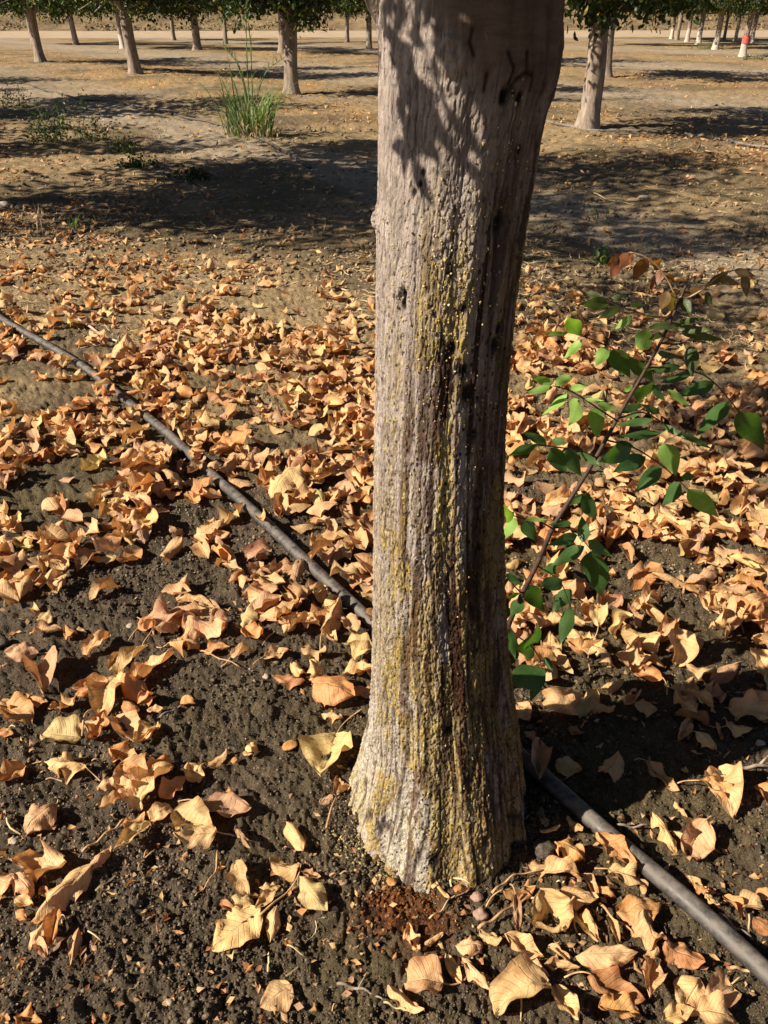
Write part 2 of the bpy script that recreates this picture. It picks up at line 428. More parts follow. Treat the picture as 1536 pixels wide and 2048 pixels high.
def sample_px(n, rng, x0, x1, y0, y1):
    px = x0+(x1-x0)*rng.rand(n); py = y0+(y1-y0)*rng.rand(n)
    rx = (px-768)/F; ry = (1024-py)/F
    dy = cos(PITCH)+ry*sin(PITCH); dz = -sin(PITCH)+ry*cos(PITCH); t = -H/dz
    return rx*t, dy*t, px, py
trunk_c0 = .108
def build_crumbs():
    rng = np.random.RandomState(11)
    x, y, px, py = sample_px(105000, rng, -250, 1800, 900, 2350)
    k = .35+.65*sstep(.35, .55, fbm(x*6, y*6, 3, 17)) > rng.rand(len(x))
    x, y = x[k], y[k]
    x2, y2, _, _ = sample_px(26000, rng, -250, 1800, 480, 900)
    x = np.concatenate([x, x2]); y = np.concatenate([y, y2])
    th_ = rng.rand(5200)*2*pi; rf = .158+.05*np.abs(rng.randn(5200))*.6; x = np.concatenate([x, trunk_c0+np.cos(th_)*rf*1.12]); y = np.concatenate([y, M0[1]+np.sin(th_)*rf*1.15])
    x3, y3, _, _ = sample_px(13000, rng, -300, 1840, 190, 560); n3 = len(x3); x = np.concatenate([x, x3]); y = np.concatenate([y, y3])
    n = len(x)
    size = .0013+.0030*rng.rand(n)**3+.005*rng.rand(n)*(rng.rand(n) < .012)
    size = size*.82
    size[-n3:] = .003+.013*rng.rand(n3)**3.5
    heap = np.exp(-((np.hypot((x-trunk_c0)/1.12, y-M0[1])-.165)/.022)**2); 
    size = size*(.8+.7*sstep(.4, .65, fbm(x*3, y*3, 3, 29)))
    z = gheight(x, y)+size*.3+heap*.008*rng.rand(n)
    V, Fc = lumps(np.stack([x, y, z], -1), size, rng)
    base = np.array([.175, .130, .086])*(.62+.85*sstep(.35, .65, fbm(x*2.2, y*2.2, 4, 19)))[:, None]
    tone = base*(.45+1.25*rng.rand(n, 1)**1.3)*(1+.15*(rng.rand(n, 3)-.5))
    pw = G(815, 1830); wet = np.exp(-(((x-pw.x)/.085)**2+((y-pw.y)/.06)**2)**1.5)
    wk = rng.rand(n) < wet*1.1; tone[wk] = np.array([.20, .065, .018])*(.3+1.2*rng.rand(wk.sum(), 1))
    ft = np.exp(-(((x+.03)/.09)**2+((y-M0[1]+.13)/.06)**2)); pk_ = (rng.rand(n) < ft*.5) & (np.hypot((x-trunk_c0)/1.12, y-M0[1]) < .215); tone[pk_] = np.array([.50, .39, .18])*(.5+.7*rng.rand(pk_.sum(), 1))
    q = rng.rand(n)
    tone[q < .035] = np.array([.28, .23, .17])*(.6+.7*rng.rand((q < .035).sum(), 1))
    tone[(q > .9965)] = np.array([.30, .09, .04])
    dd = np.hypot(x, y)/H; far = sstep(1.6, 2.4, dd)[:, None]
    tone = tone*(1-far)+far*np.array([.27, .20, .125])*(.55+.9*rng.rand(n, 1))
    me = new_mesh('soil_crumbs', V, Fc, M_crumb, False, {'tone': np.repeat(tone, 12, 0)})
    tag(link('soil_crumbs', me), 'loose crumbs and grit of dark soil', 'soil', None, 'stuff')
build_crumbs()

# ------------------------------------------------------------------ leaves
CREAM = (.66, .435, .19); YEL = (.61, .48, .20); TAN = (.66, .40, .19); ORA = (.57, .265, .085); RUST = (.40, .15, .05); PINK = (.47, .265, .155); BROWN = (.33, .185, .10)
TONES = dict(cream=CREAM, yellow=YEL, tan=TAN, orange=ORA, rust=RUST, pink=PINK, brown=BROWN)
def leaf_geo(L, W, shape, rng, nu=16, nv=10, stalk=0.0):
    """returns verts (nu*nv,3) centred, luv; u along, v across"""
    u = np.linspace(0, 1, nu)[:, None]*np.ones((1, nv)); v = np.ones((nu, 1))*np.linspace(-1, 1, nv)[None, :]
    prof = np.sin(pi*np.clip(u, 0, 1)**.88)**.72*(1-.28*u)*1.12
    prof = np.clip(prof, .015, None)
    edge = 1+.03*rng.rand()*np.sin(u*70)+.07*(vn(u*5+rng.rand()*40, v*.5+9, 3)-.5)
    X = L*(u-.5); Y = v*W/2*prof*edge
    Z = np.zeros_like(X)
    ph = rng.rand(6)*2*pi
    k = dict(flat=(.3, .35, .1, .10), cupped=(.9, 1.7, .15, .12), folded=(.7, .3, 1.0, .12), curled=(1.8, 2.5, .3, .18), rolled=(.5, 5.2, .0, .08), twisted=(1.5, 1.2, .5, .25))[shape]
    sg = 1 if rng.rand() < .55 else -1
    bend, cup, fold, rip = k[0]*(.6+.8*rng.rand())*(1 if rng.rand() < .5 else -1), k[1]*(.7+.6*rng.rand())*sg, k[2]*(.5+.8*rng.rand())*sg, k[3]*(.6+.8*rng.rand())
    # ripple of the margins
    yn = Y/(W/2)
    Z += L*rip*(yn**2)*(np.sin(u*9*(1+rng.rand())+ph[0])*(v > 0)+np.sin(u*9*(1+rng.rand())+ph[1])*(v <= 0))*.8
    Z += L*.07*(vn(u*4+ph[2]*5, v*2+ph[3]*5, 4)-.5)*2+L*.035*(vn(u*9+ph[2]*5, v*5+ph[3]*5, 14)-.5)*2
    # fold along the midrib
    c_ = np.cos(np.arctan(fold)); Z += fold*np.abs(Y)*c_; Y = Y*c_
    # across-curl
    kk = cup/(W*.5)*(.6+.7*(vn(u*2+ph[4]*3, np.zeros_like(u), 8)))
    kk = np.where(np.abs(kk) < 1e-3, 1e-3, kk)
    Yn = np.sin(kk*Y*.62)/(kk*.62); Z += (1-np.cos(kk*Y*.62))/(kk*.62)
    Y = Yn
    # along-bend (stronger near the tip)
    kb = bend/L; kb = kb if abs(kb) > 1e-3 else 1e-3
    s = X+.5*L*(u-.5)**2*0; ang = kb*s*(1+.9*(u-.3))
    T = np.cumsum(np.concatenate([np.zeros((1, nv)), np.cos((ang[1:]+ang[:-1])/2)*np.diff(X, axis=0)]), 0)
    Zb = np.cumsum(np.concatenate([np.zeros((1, nv)), np.sin((ang[1:]+ang[:-1])/2)*np.diff(X, axis=0)]), 0)
    nx, nz = -np.sin(ang), np.cos(ang)
    X = T+nx*Z; Z = Zb+nz*Z
    tw = (1.2 if shape == 'twisted' else .35)*(rng.rand()-.5)*2*(u-.5)
    Yr = Y*np.cos(tw)-Z*np.sin(tw); Z = Y*np.sin(tw)+Z*np.cos(tw); Y = Yr
    P = np.stack([X-X.mean(), Y, Z-Z.mean()], -1)
    return P.reshape(-1, 3), np.stack([u, v, 0*u], -1).reshape(-1, 3)

# running height map of what already lies on the ground, 1 cm cells
HM_X0, HM_Y0, HM_C, HM_N = -6.0, 0.0, .012, 1100
gx = HM_X0+HM_C*(np.arange(HM_N)+.5); gy = HM_Y0+HM_C*(np.arange(HM_N)+.5)
HMX, HMY = np.meshgrid(gx, gy, indexing='ij')
HM = gheight(HMX, HMY)+.002
def hm_idx(x, y):
    i = np.clip(((x-HM_X0)/HM_C).astype(int), 0, HM_N-1); j = np.clip(((y-HM_Y0)/HM_C).astype(int), 0, HM_N-1)
    return i, j
def settle(V, hard=92):
    """drop a sheet of verts (world xy) onto the map and record it"""
    i, j = hm_idx(V[:, 0], V[:, 1])
    dz = np.percentile(HM[i, j]-V[:, 2], hard)
    V[:, 2] += dz
    base = gheight(V[:, 0], V[:, 1])
    top = np.minimum(V[:, 2], base+.05)
    np.maximum.at(HM, (i, j), np.minimum(top, HM[i, j]+.012))
    return dz
def orient(P, yaw, tilt, tdir):
    m = Matrix.Rotation(tdir, 3, 'Z') @ Matrix.Rotation(tilt, 3, 'X') @ Matrix.Rotation(-tdir, 3, 'Z') @ Matrix.Rotation(yaw, 3, 'Z')
    return P @ np.array(m).T


# ------------------------------------------------------------------ irrigation hose through the foreground
HR = .0128*H
HPX = [(-260, 425), (-120, 540), (0, 640), (60, 674), (110, 703), (200, 762), (300, 840), (400, 928), (480, 1000), (545, 1062), (640, 1152), (728, 1232), (840, 1335), (960, 1450), (1060, 1535), (1140, 1603), (1250, 1700), (1380, 1812), (1536, 1962), (1700, 2130), (1900, 2350)]
def hose_path(pxs, r, per=8, sink=1.1):
    out = []
    for p in smooth_path([G(a, b, r) for a, b in pxs], per):
        out.append((p[0], p[1], gz(p[0], p[1])+r*sink))
    return out
hp = hose_path(HPX, HR)
v, f = tube(hp, HR, 20)
hose = link('drip_hose', new_mesh('drip_hose', v, f, M_hose, True))
tag(hose, 'thick black hose running diagonally past the big gummy trunk under fallen leaves', 'hose')
hpa = np.array(hp)
def hose_dist(x, y):
    return float(np.min(np.hypot(hpa[:, 0]-x, hpa[:, 1]-y)))
seg = np.concatenate([np.linspace(hpa[i], hpa[i+1], 24) for i in range(len(hpa)-1)])
for off in np.linspace(-1, 1, 7):
    t = np.gradient(seg[:, :2], axis=0); t /= np.linalg.norm(t, axis=1)[:, None]+1e-9
    qx = seg[:, 0]-t[:, 1]*off*HR*.9; qy = seg[:, 1]+t[:, 0]*off*HR*.9
    i_, j_ = hm_idx(qx, qy); np.maximum.at(HM, (i_, j_), seg[:, 2]+HR*math.sqrt(max(0, 1-(off*.9)**2)))

LEAF_ROWS = []          # record for labels: (obj, tone, shape, size, x, y, stalk)
GRP = 'dry fallen leaves under the big trunk'
def tri(shape, tonev, rng):
    t = np.array(tonev)*(.82+.40*rng.rand())*(1+.12*(rng.rand(3)-.5)); return np.clip(t, 0, .82)
def make_leaf(cx, cy, L, W, yaw, tilt, tdir, tone, shape, rng, stalk=True, lift=0, hard=93):
    nu, nv = (20, 13) if L*1.0 > 0 and cy < 1.6*H else (13, 9)
    P, luv = leaf_geo(L, W, shape, rng, nu, nv)
    P = orient(P, yaw, tilt, tdir)
    V = P+np.array([cx, cy, 0]); dz = settle(V, hard); z0 = dz+lift+(.0035 if shape in ('flat', 'cupped') else .001)
    col = tri(shape, TONES[tone], rng)
    me = new_mesh('leaf_blade', P, grid_faces(nu, nv), M_dry, True, {'tone': np.tile(col, (len(P), 1)), 'luv': luv})
    o = link('dry_leaf', me, None, (cx, cy, z0))
    if stalk:
        b = P[(nv//2)]; d = P[nv//2]-P[nv*2+nv//2]; d = d/(np.linalg.norm(d)+1e-9)
        ln = L*(.25+.4*rng.rand())
        side = np.array([-d[1], d[0], 0])*(rng.rand()-.5)*1.1
        pts = []
        for t in (0, .35, .7, 1):
            q = b+d*ln*t+side*ln*t*t
            gq = gz(cx+q[0], cy+q[1])-z0+.004
            q[2] = (1-t)*q[2]+t*max(gq, q[2]-ln*.8) if t < 1 else max(gq, q[2]-ln)
            pts.append(q)
        v, f = tube(smooth_path(pts, 3), np.linspace(.0011, .0017, 10), 5)
        link('stalk', new_mesh('stalk', v, f, M_stalk, True), o)
    LEAF_ROWS.append([o, tone, shape, L, cx, cy, stalk])
    return o

def yaw_len(x0, y0, x1, y1):
    a = G(x0, y0, .015); b = G(x1, y1, .015); d = b-a
    return (a+b)/2, math.atan2(d.y, d.x), d.length
rngL = np.random.RandomState(5)

# ---- scattered piles first (they lie lowest) ----
DENS = {  # 128 px cells, 12 columns
 4: [.12, .12, .03, .16, .14, .02, 0, 0, .04, .05, .04, .05],
 5: [.45, .62, .55, .50, .42, .35, 0, .2, .50, .40, .15, .08],
 6: [.35, .70, .90, .85, .75, .80, 0, .9, .80, .70, .55, .65],
 7: [.45, .45, .80, .95, 1.0, 1.0, 0, .6, .45, .60, .90, .80],
 8: [.75, .80, 1.0, 1.0, .90, 1.0, 0, .7, .60, .75, .95, .60],
 9: [.16, .08, .22, .50, .80, 1.0, 0, .5, .70, .80, .95, .80],
 10: [0, 0, .0, .05, .30, .55, 0, 0, .25, .35, .45, .60],
}
def dens(px, py):
    r = py/128-.5; c = px/128-.5
    r0 = int(math.floor(r)); c0 = int(math.floor(c)); fr = r-r0; fc = c-c0
    def g(rr, cc):
        if rr < 4: return .0
        return DENS.get(rr, [0]*12)[min(max(cc, 0), 11)]
    return (g(r0, c0)*(1-fc)+g(r0, c0+1)*fc)*(1-fr)+(g(r0+1, c0)*(1-fc)+g(r0+1, c0+1)*fc)*fr
def rand_tone(rng, far=0):
    q = rng.rand()
    return 'tan' if q < .48 else 'orange' if q < .61 else 'cream' if q < .80 else 'pink' if q < .90 else 'yellow' if q < .925 else 'brown' if q < .965 else 'rust'
def rand_shape(rng):
    return ['flat', 'cupped', 'folded', 'curled', 'rolled', 'twisted'][rng.choice(6, p=[.08, .22, .22, .24, .06, .18])]
cands = []
x0, x1, y0, y1 = -3.2, 3.6, .7*H, 3.6*H
tries = 0
while tries < 15000:
    tries += 1
    x = x0+(x1-x0)*rngL.rand(); y = y0+(y1-y0)*rngL.rand()
    # to pixels
    dp = y*cos(PITCH)+H*sin(PITCH); up = y*sin(PITCH)-H*cos(PITCH)
    px = 768+F*x/dp; py = 1024-F*up/dp
    d = dens(px, py)
    if px < -250 or px > 1800: continue
    d *= (.40+1.25*float(sstep(.34, .62, vn(x*4.0, y*4.0, 77))))
    if rngL.rand() > d*1.0: continue
    if math.hypot(x-M0[0], y-M0[1]) < .19: continue
    if hose_dist(x, y) < .045 and rngL.rand() < .74: continue
    cands.append((y, x, px, py))
cands.sort(reverse=True)
HERO_N = 183
n_ind = 300-HERO_N
print('leaf candidates', len(cands))
# ---- the ones farther back: one mesh of stuff
def stuff_leaves(lst, name, label, rng, nu=7, nv=5, smin=.045, smax=.085, tone_fn=rand_tone, use_settle=True):
    Vs = []; Ts = []; Ls = []
    fc = grid_faces(nu, nv); n = 0; Fs = []
    for (x, y) in lst:
        L = smin+(smax-smin)*rng.rand(); W = L*(.5+.3*rng.rand())
        P, luv = leaf_geo(L, W, rand_shape(rng), rng, nu, nv)
        P = orient(P, rng.rand()*2*pi, abs(rng.randn())*.40, rng.rand()*2*pi)
        V = P+np.array([x, y, 0])
        if use_settle: settle(V)
        else: V[:, 2] += gz(x, y)-P[:, 2].min()*.8
        Vs.append(V); Ts.append(np.tile(tri(None, TONES[tone_fn(rng)], rng), (len(P), 1))); Ls.append(luv)
        Fs.append(fc+n); n += len(P)
    me = new_mesh(name, np.concatenate(Vs), np.concatenate(Fs), M_dry, True, {'tone': np.concatenate(Ts), 'luv': np.concatenate(Ls)})
    return tag(link(name, me), label, 'fallen leaves', None, 'stuff')
back = cands[:-n_ind]; near = cands[-n_ind:]

# far litter: strips under the tree rows
rngF = np.random.RandomState(23)
fx, fy, fpx, fpy = sample_px(60000, rngF, -400, 1940, 90, 600)
rdF = rowdist(ncoord(fx, fy)); dF = np.hypot(fx, fy)/H
pk = (1-sstep(1.1, 2.3, rdF+1.2*(fbm(fx*1.1, fy*1.1, 3, 99)-.5)))*sstep(.40, .62, fbm(fx*1.3+4, fy*1.3, 4, 71))*1.2+.035
pk = pk*sstep(2.4, 4.2, dF)*np.where(np.abs(ncoord(fx, fy)) < 2.6, .35, 1)+.05
keep = rngF.rand(len(fx)) < pk*.55
far_pts = [(a, b) for a, b in zip(fx[keep], fy[keep]) if math.hypot(a-M0[0], b-M0[1]) > .5]
print('far litter', len(far_pts))
far_tone = lambda r: ['tan', 'orange', 'cream', 'brown', 'pink'][r.choice(5, p=[.36, .10, .26, .22, .06])]
stuff_leaves(far_pts, 'leaf_litter', 'dry leaf litter scattered along the farther tree rows', rngF, 3, 3, .025, .085, far_tone, False)
fr_x, fr_y, _, _ = sample_px(3200, rngF, -200, 1740, 520, 2100)
frk = (vn(fr_x*4, fr_y*4, 77) > .45) | (rngF.rand(len(fr_x)) < .07)
frag_tone = lambda r: ['tan', 'orange', 'cream', 'brown', 'rust'][r.choice(5, p=[.25, .2, .1, .3, .15])]
stuff_leaves(list(zip(fr_x[frk], fr_y[frk])), 'leaf_fragments', 'crushed leaf fragments between the fallen leaves', rngF, 3, 3, .006, .022, frag_tone, False)
stuff_leaves([(c[1], c[0]) for c in back], 'fallen_leaves', 'tan and orange fallen leaves piled beyond the hose', rngL, 9, 7, .062, .108)
for (y, x, px, py) in near:
    L = (.062+.052*rngL.rand()); W = L*(.48+.32*rngL.rand())
    make_leaf(x, y, L, W, rngL.rand()*2*pi, abs(rngL.randn())*.42, rngL.rand()*2*pi, rand_tone(rngL), rand_shape(rngL), rngL, rngL.rand() < .3)

# ---- traced leaves of the foreground: (base px, tip px, width ratio, tone, shape, tilt, stalk)
a6 = lambda x, y: (x/2, 1400+y/2); a7 = lambda x, y: (768+x/2, 1400+y/2); a5 = lambda x, y: (x/2, 1024+y/2); a3 = lambda x, y: (x/2, 512+y/2)
HEROES = []
def hero(a, t, wr, tone, shape, tilt=.2, stalk=0): HEROES.append((a[0], a[1], a[2], a[3], wr, tone, shape, tilt, stalk))
def h6(x0, y0, x1, y1, *r): hero((*a6(x0, y0), *a6(x1, y1)), 0, *r)
def h7(x0, y0, x1, y1, *r): hero((*a7(x0, y0), *a7(x1, y1)), 0, *r)
def h5(x0, y0, x1, y1, *r): hero((*a5(x0, y0), *a5(x1, y1)), 0, *r)
def h3(x0, y0, x1, y1, *r): hero((*a3(x0, y0), *a3(x1, y1)), 0, *r)
# left, lower half
h5(125, 375, 150, 400, .6, 'cream', 'curled', .3); h5(150, 430, 210, 450, .8, 'cream', 'cupped', .2); h5(125, 500, 250, 475, .5, 'tan', 'cupped', .1)
h5(265, 470, 305, 515, .6, 'orange', 'folded', .3); h5(300, 470, 345, 480, .4, 'brown', 'folded', .2)
h5(712, 362, 850, 385, .42, 'cream', 'rolled', .1); h5(740, 430, 588, 495, .42, 'pink', 'twisted', .3); h5(750, 460, 905, 490, .6, 'tan', 'curled', .3, 1)
h5(680, 540, 810, 555, .4, 'orange', 'twisted', .2, 1); h5(815, 560, 915, 545, .5, 'orange', 'cupped', .2)
h5(930, 590, 1015, 550, .5, 'tan', 'curled', .3, 1); h5(1055, 585, 1155, 555, .6, 'cream', 'folded', .2, 1)
h5(1210, 555, 1310, 565, .5, 'tan', 'twisted', .2); h5(960, 480, 1075, 520, .6, 'orange', 'curled', .3, 1); h5(1010, 410, 1120, 380, .6, 'pink', 'folded', .4)
h5(1100, 470, 1170, 440, .6, 'orange', 'cupped', .3); h5(1190, 440, 1290, 470, .5, 'cream', 'twisted', .2); h5(1300, 400, 1370, 380, .7, 'yellow', 'cupped', .1)
h5(1290, 480, 1350, 540, .6, 'cream', 'folded', .3); h5(1170, 620, 1215, 680, .5, 'tan', 'curled', .4); h5(1250, 690, 1420, 760, .75, 'orange', 'cupped', .3, 1)
h5(1370, 650, 1490, 640, .6, 'tan', 'folded', .3); h5(1410, 590, 1495, 560, .7, 'cream', 'curled', .3); h5(1420, 700, 1490, 730, .7, 'orange', 'flat', .2)
h5(1290, 800, 1370, 810, .5, 'tan', 'twisted', .3)
h5(160, 598, 185, 725, .85, 'pink', 'folded', .35); h5(110, 740, 200, 790, .6, 'orange', 'folded', .3)
h5(200, 800, 320, 775, .45, 'tan', 'twisted', .3); h5(5, 790, 130, 850, .7, 'orange', 'cupped', .2); h5(-40, 760, 60, 800, .6, 'tan', 'folded', .3); h5(0, 885, 55, 895, .6, 'orange', 'flat', .1)
h5(310, 750, 385, 690, .65, 'orange', 'cupped', .2); h5(590, 800, 655, 795, .5, 'tan', 'cupped', .2); h5(720, 765, 780, 770, .7, 'orange', 'cupped', .1)
h5(560, 745, 625, 765, .7, 'orange', 'curled', .3); h5(490, 790, 550, 800, .6, 'orange', 'cupped', .2)
h6(320, 152, 168, 138, .85, 'yellow', 'cupped', .1); h6(300, 100, 410, 110, .6, 'tan', 'folded', .3, 1); h6(440, 80, 350, 190, .45, 'orange', 'curled', .4)
h6(470, 70, 540, 170, .8, 'tan', 'folded', .3); h6(630, 90, 540, 190, .55, 'cream', 'curled', .3); h6(560, 180, 640, 130, .35, 'orange', 'rolled', .3); h6(500, 30, 560, 60, .6, 'orange', 'cupped', .2)
h6(340, 290, 182, 258, .5, 'cream', 'twisted', .1, 1); h6(105, 262, -20, 350, .75, 'orange', 'folded', .3, 1)
h6(225, 420, 85, 545, .7, 'tan', 'curled', .35, 1)
for q in ((440, 210, 560, 240, .6, 'orange', 'curled', .3), (480, 270, 600, 360, .8, 'tan', 'folded', .2), (690, 240, 560, 330, .6, 'orange', 'folded', .35), (530, 430, 680, 280, .55, 'cream', 'curled', .4),
          (640, 390, 745, 310, .75, 'tan', 'cupped', .2), (400, 370, 470, 310, .5, 'tan', 'twisted', .3), (415, 470, 520, 400, .55, 'orange', 'folded', .35), (600, 480, 690, 420, .7, 'cream', 'cupped', .25),
          (490, 520, 580, 450, .6, 'orange', 'folded', .4), (500, 300, 590, 230, .6, 'orange', 'cupped', .3), (540, 390, 470, 350, .6, 'tan', 'twisted', .4)):
    h6(*q)
h6(600, 480, 465, 625, .45, 'yellow', 'folded', .35, 1); h6(440, 590, 362, 695, .6, 'tan', 'curled', .3); h6(690, 440, 860, 530, .65, 'tan', 'folded', .2); h6(870, 558, 705, 575, .62, 'cream', 'cupped', .12, 1)
h6(815, 410, 1005, 440, .5, 'pink', 'cupped', .15, 1); h6(895, 380, 915, 335, .5, 'orange', 'curled', .3)
h6(820, 255, 912, 202, .5, 'tan', 'folded', .2, 1); h6(750, 250, 800, 322, .6, 'cream', 'twisted', .4); h6(1010, 225, 1000, 150, .5, 'tan', 'curled', .7); h6(970, 215, 1010, 220, .4, 'cream', 'flat', .1)
h6(1335, 120, 1285, 312, .82, 'yellow', 'folded', .35, 1)
h6(945, 508, 1000, 605, .32, 'brown', 'rolled', .3); h6(1148, 495, 1215, 605, .75, 'tan', 'rolled', .3)
h6(940, 645, 985, 775, .5, 'tan', 'folded', .5); h6(925, 790, 1018, 800, .7, 'cream', 'curled', .3); h6(872, 800, 945, 840, .5, 'rust', 'folded', .3)
h6(1165, 1135, 1042, 1215, .82, 'tan', 'flat', .12)
h6(275, 665, 42, 655, .42, 'tan', 'twisted', .2); h6(60, 700, 140, 790, .55, 'tan', 'curled', .3); h6(160, 740, 185, 780, .6, 'orange', 'folded', .2); h6(60, 790, 135, 830, .5, 'cream', 'cupped', .2); h6(62, 840, 105, 875, .6, 'orange', 'cupped', .2)
h6(372, 680, 122, 905, .45, 'tan', 'folded', .15); h6(240, 855, 200, 985, .6, 'orange', 'folded', .35); h6(190, 900, 110, 1010, .5, 'tan', 'twisted', .4); h6(150, 960, 185, 1035, .5, 'tan', 'folded', .3)
h6(315, 918, 280, 1052, .42, 'tan', 'folded', .4); h6(215, 1020, 265, 950, .45, 'brown', 'cupped', .2); h6(50, 750, -40, 710, .8, 'tan', 'cupped', .2); h6(25, 610, -20, 640, .7, 'cream', 'curled', .3)
h6(60, 1275, 170, 1290, .6, 'orange', 'twisted', .2); h6(-10, 1265, 40, 1275, .6, 'orange', 'cupped', .2)
# right, lower half
h7(618, 185, 612, 370, .48, 'pink', 'folded', .25); h7(560, 130, 640, 180, .45, 'pink', 'cupped', .3); h7(690, 240, 790, 285, .75, 'cream', 'flat', .1); h7(935, 225, 880, 315, .8, 'tan', 'folded', .15)
h7(735, 110, 805, 125, .6, 'rust', 'cupped', .1); h7(830, 10, 920, 50, .6, 'tan', 'curled', .2); h7(1000, 20, 1100, 30, .8, 'tan', 'cupped', .2); h7(525, 0, 580, 75, .7, 'tan', 'flat', .3)
h7(1195, -10, 1322, 62, .35, 'cream', 'twisted', .2, 1); h7(1228, 75, 1178, 160, .45, 'tan', 'folded', .3); h7(1245, 130, 1340, 190, .6, 'cream', 'curled', .25, 1); h7(1330, 90, 1355, 150, .6, 'orange', 'rolled', .3); h7(1365, 95, 1468, 118, .7, 'cream', 'folded', .2)
h7(1048, 256, 1180, 360, .33, 'tan', 'twisted', .25, 1); h7(1165, 400, 1215, 465, .55, 'cream', 'rolled', .2)
h7(1335, 265, 1385, 470, .55, 'tan', 'folded', .3, 1); h7(1260, 350, 1440, 420, .4, 'orange', 'folded', .4, 1); h7(1485, 345, 1560, 420, .8, 'orange', 'folded', .2)
h7(1068, 465, 1180, 600, .35, 'cream', 'curled', .35); h7(1275, 500, 1215, 662, .6, 'tan', 'curled', .4, 1); h7(1150, 520, 1240, 560, .4, 'tan', 'folded', .3)
h7(840, 572, 1005, 690, .48, 'orange', 'cupped', .2); h7(672, 565, 812, 640, .62, 'orange', 'twisted', .2); h7(620, 545, 700, 530, .35, 'cream', 'rolled', .3); h7(730, 475, 800, 535, .35, 'tan', 'curled', .3); h7(640, 460, 640, 540, .4, 'pink', 'folded', .8)
h7(580, 660, 690, 680, .45, 'tan', 'twisted', .2); h7(640, 695, 800, 720, .45, 'tan', 'curled', .2); h7(470, 790, 600, 765, .65, 'orange', 'folded', .2, 1); h7(800, 700, 860, 790, .45, 'tan', 'folded', .4)
h7(700, 780, 850, 810, .6, 'tan', 'cupped', .25); h7(770, 850, 850, 970, .55, 'cream', 'folded', .4, 1); h7(890, 870, 945, 980, .42, 'tan', 'folded', .4); h7(900, 680, 1055, 770, .35, 'cream', 'twisted', .2, 1)
h7(850, 740, 940, 780, .5, 'orange', 'curled', .3); h7(930, 860, 1110, 820, .7, 'orange', 'cupped', .3); h7(1020, 870, 1100, 1020, .6, 'tan', 'curled', .4)
h7(612, 780, 730, 985, .85, 'cream', 'curled', .25); h7(520, 820, 535, 955, .3, 'brown', 'folded', .5, 1)
h7(770, 1040, 1005, 1030, .42, 'tan', 'cupped', .15); h7(660, 980, 750, 1050, .55, 'cream', 'rolled', .2); h7(640, 1060, 780, 1090, .4, 'tan', 'folded', .3); h7(480, 960, 640, 1040, .5, 'cream', 'folded', .3)
h7(1112, 985, 1278, 1065, .62, 'rust', 'cupped', .15); h7(1080, 1040, 1050, 1225, .55, 'tan', 'folded', .4); h7(1080, 1000, 1040, 1050, .6, 'tan', 'curled', .3)
h7(820, 1115, 1040, 1210, .55, 'rust', 'cupped', .15, 1); h7(860, 1230, 1040, 1270, .6, 'orange', 'folded', .3); h7(640, 1145, 430, 1240, .6, 'cream', 'curled', .25, 1); h7(680, 1145, 770, 1330, .5, 'cream', 'folded', .4); h7(545, 1060, 660, 1110, .6, 'tan', 'folded', .3)
h7(1255, 1130, 1185, 1270, .7, 'cream', 'flat', .2); h7(1390, 1140, 1290, 1230, .75, 'tan', 'cupped', .2); h7(1240, 1260, 1400, 1310, .8, 'cream', 'cupped', .2); h7(1110, 1290, 1230, 1250, .6, 'cream', 'folded', .2)
h7(232, 1140, 75, 1130, .95, 'tan', 'cupped', .15, 1); h7(15, 1165, 155, 1255, .4, 'cream', 'folded', .2); h7(312, 1040, 422, 1185, .35, 'tan', 'folded', .35); h7(250, 1020, 312, 1130, .38, 'cream', 'curled', .3)
h7(165, 985, 235, 935, .5, 'tan', 'rolled', .3); h7(95, 890, 140, 1040, .3, 'tan', 'twisted', .5); h7(282, 975, 410, 1010, .6, 'tan', 'curled', .3); h7(380, 930, 472, 975, .55, 'cream', 'cupped', .2)
h7(205, 730, 262, 800, .4, 'cream', 'rolled', .2); h7(285, 790, 345, 755, .4, 'brown', 'folded', .3, 1)
h7(1215, 700, 1340, 800, .3, 'tan', 'curled', .3); h7(1230, 760, 1290, 800, .6, 'orange', 'cupped', .3); h7(1280, 790, 1330, 850, .5, 'cream', 'folded', .3); h7(1355, 800, 1440, 880, .5, 'orange', 'curled', .3); h7(1410, 830, 1515, 850, .85, 'cream', 'cupped', .2)
h7(1470, 890, 1550, 960, .7, 'rust', 'flat', .15); h7(1485, 770, 1560, 800, .7, 'orange', 'cupped', .2)
# some large pale ones farther up
h3(1010, 752, 868, 795, .55, 'orange', 'flat', .35, 1); h3(1200, 890, 1080, 980, .7, 'cream', 'cupped', .25); h3(520, 380, 470, 440, .7, 'tan', 'folded', .4); h3(1150, 575, 1230, 600, .7, 'yellow', 'cupped', .3)
h3(430, 440, 400, 480, .5, 'yellow', 'folded', .6); h3(290, 730, 380, 690, .45, 'tan', 'twisted', .2, 1); h3(220, 770, 300, 760, .6, 'cream', 'cupped', .2); h3(330, 860, 430, 800, .6, 'yellow', 'curled', .2); h3(530, 980, 620, 920, .7, 'orange', 'folded', .3)
h3(20, 1060, -40, 1000, .6, 'cream', 'curled', .3)
print('heroes', len(HEROES), 'rows', len(LEAF_ROWS))
for (ax, ay, tx, ty, wr, tone, shape, tilt, stalk) in sorted(HEROES, key=lambda h: (h[1]+h[3])):
    m_, yw, ln = yaw_len(ax, ay, tx, ty)
    ln *= 1.14 if shape in ('curled', 'twisted') else 1.05
    make_leaf(m_.x, m_.y, ln, ln*wr*1.18, yw, tilt*.8, rngL.rand()*2*pi, tone, shape, rngL, bool(stalk))

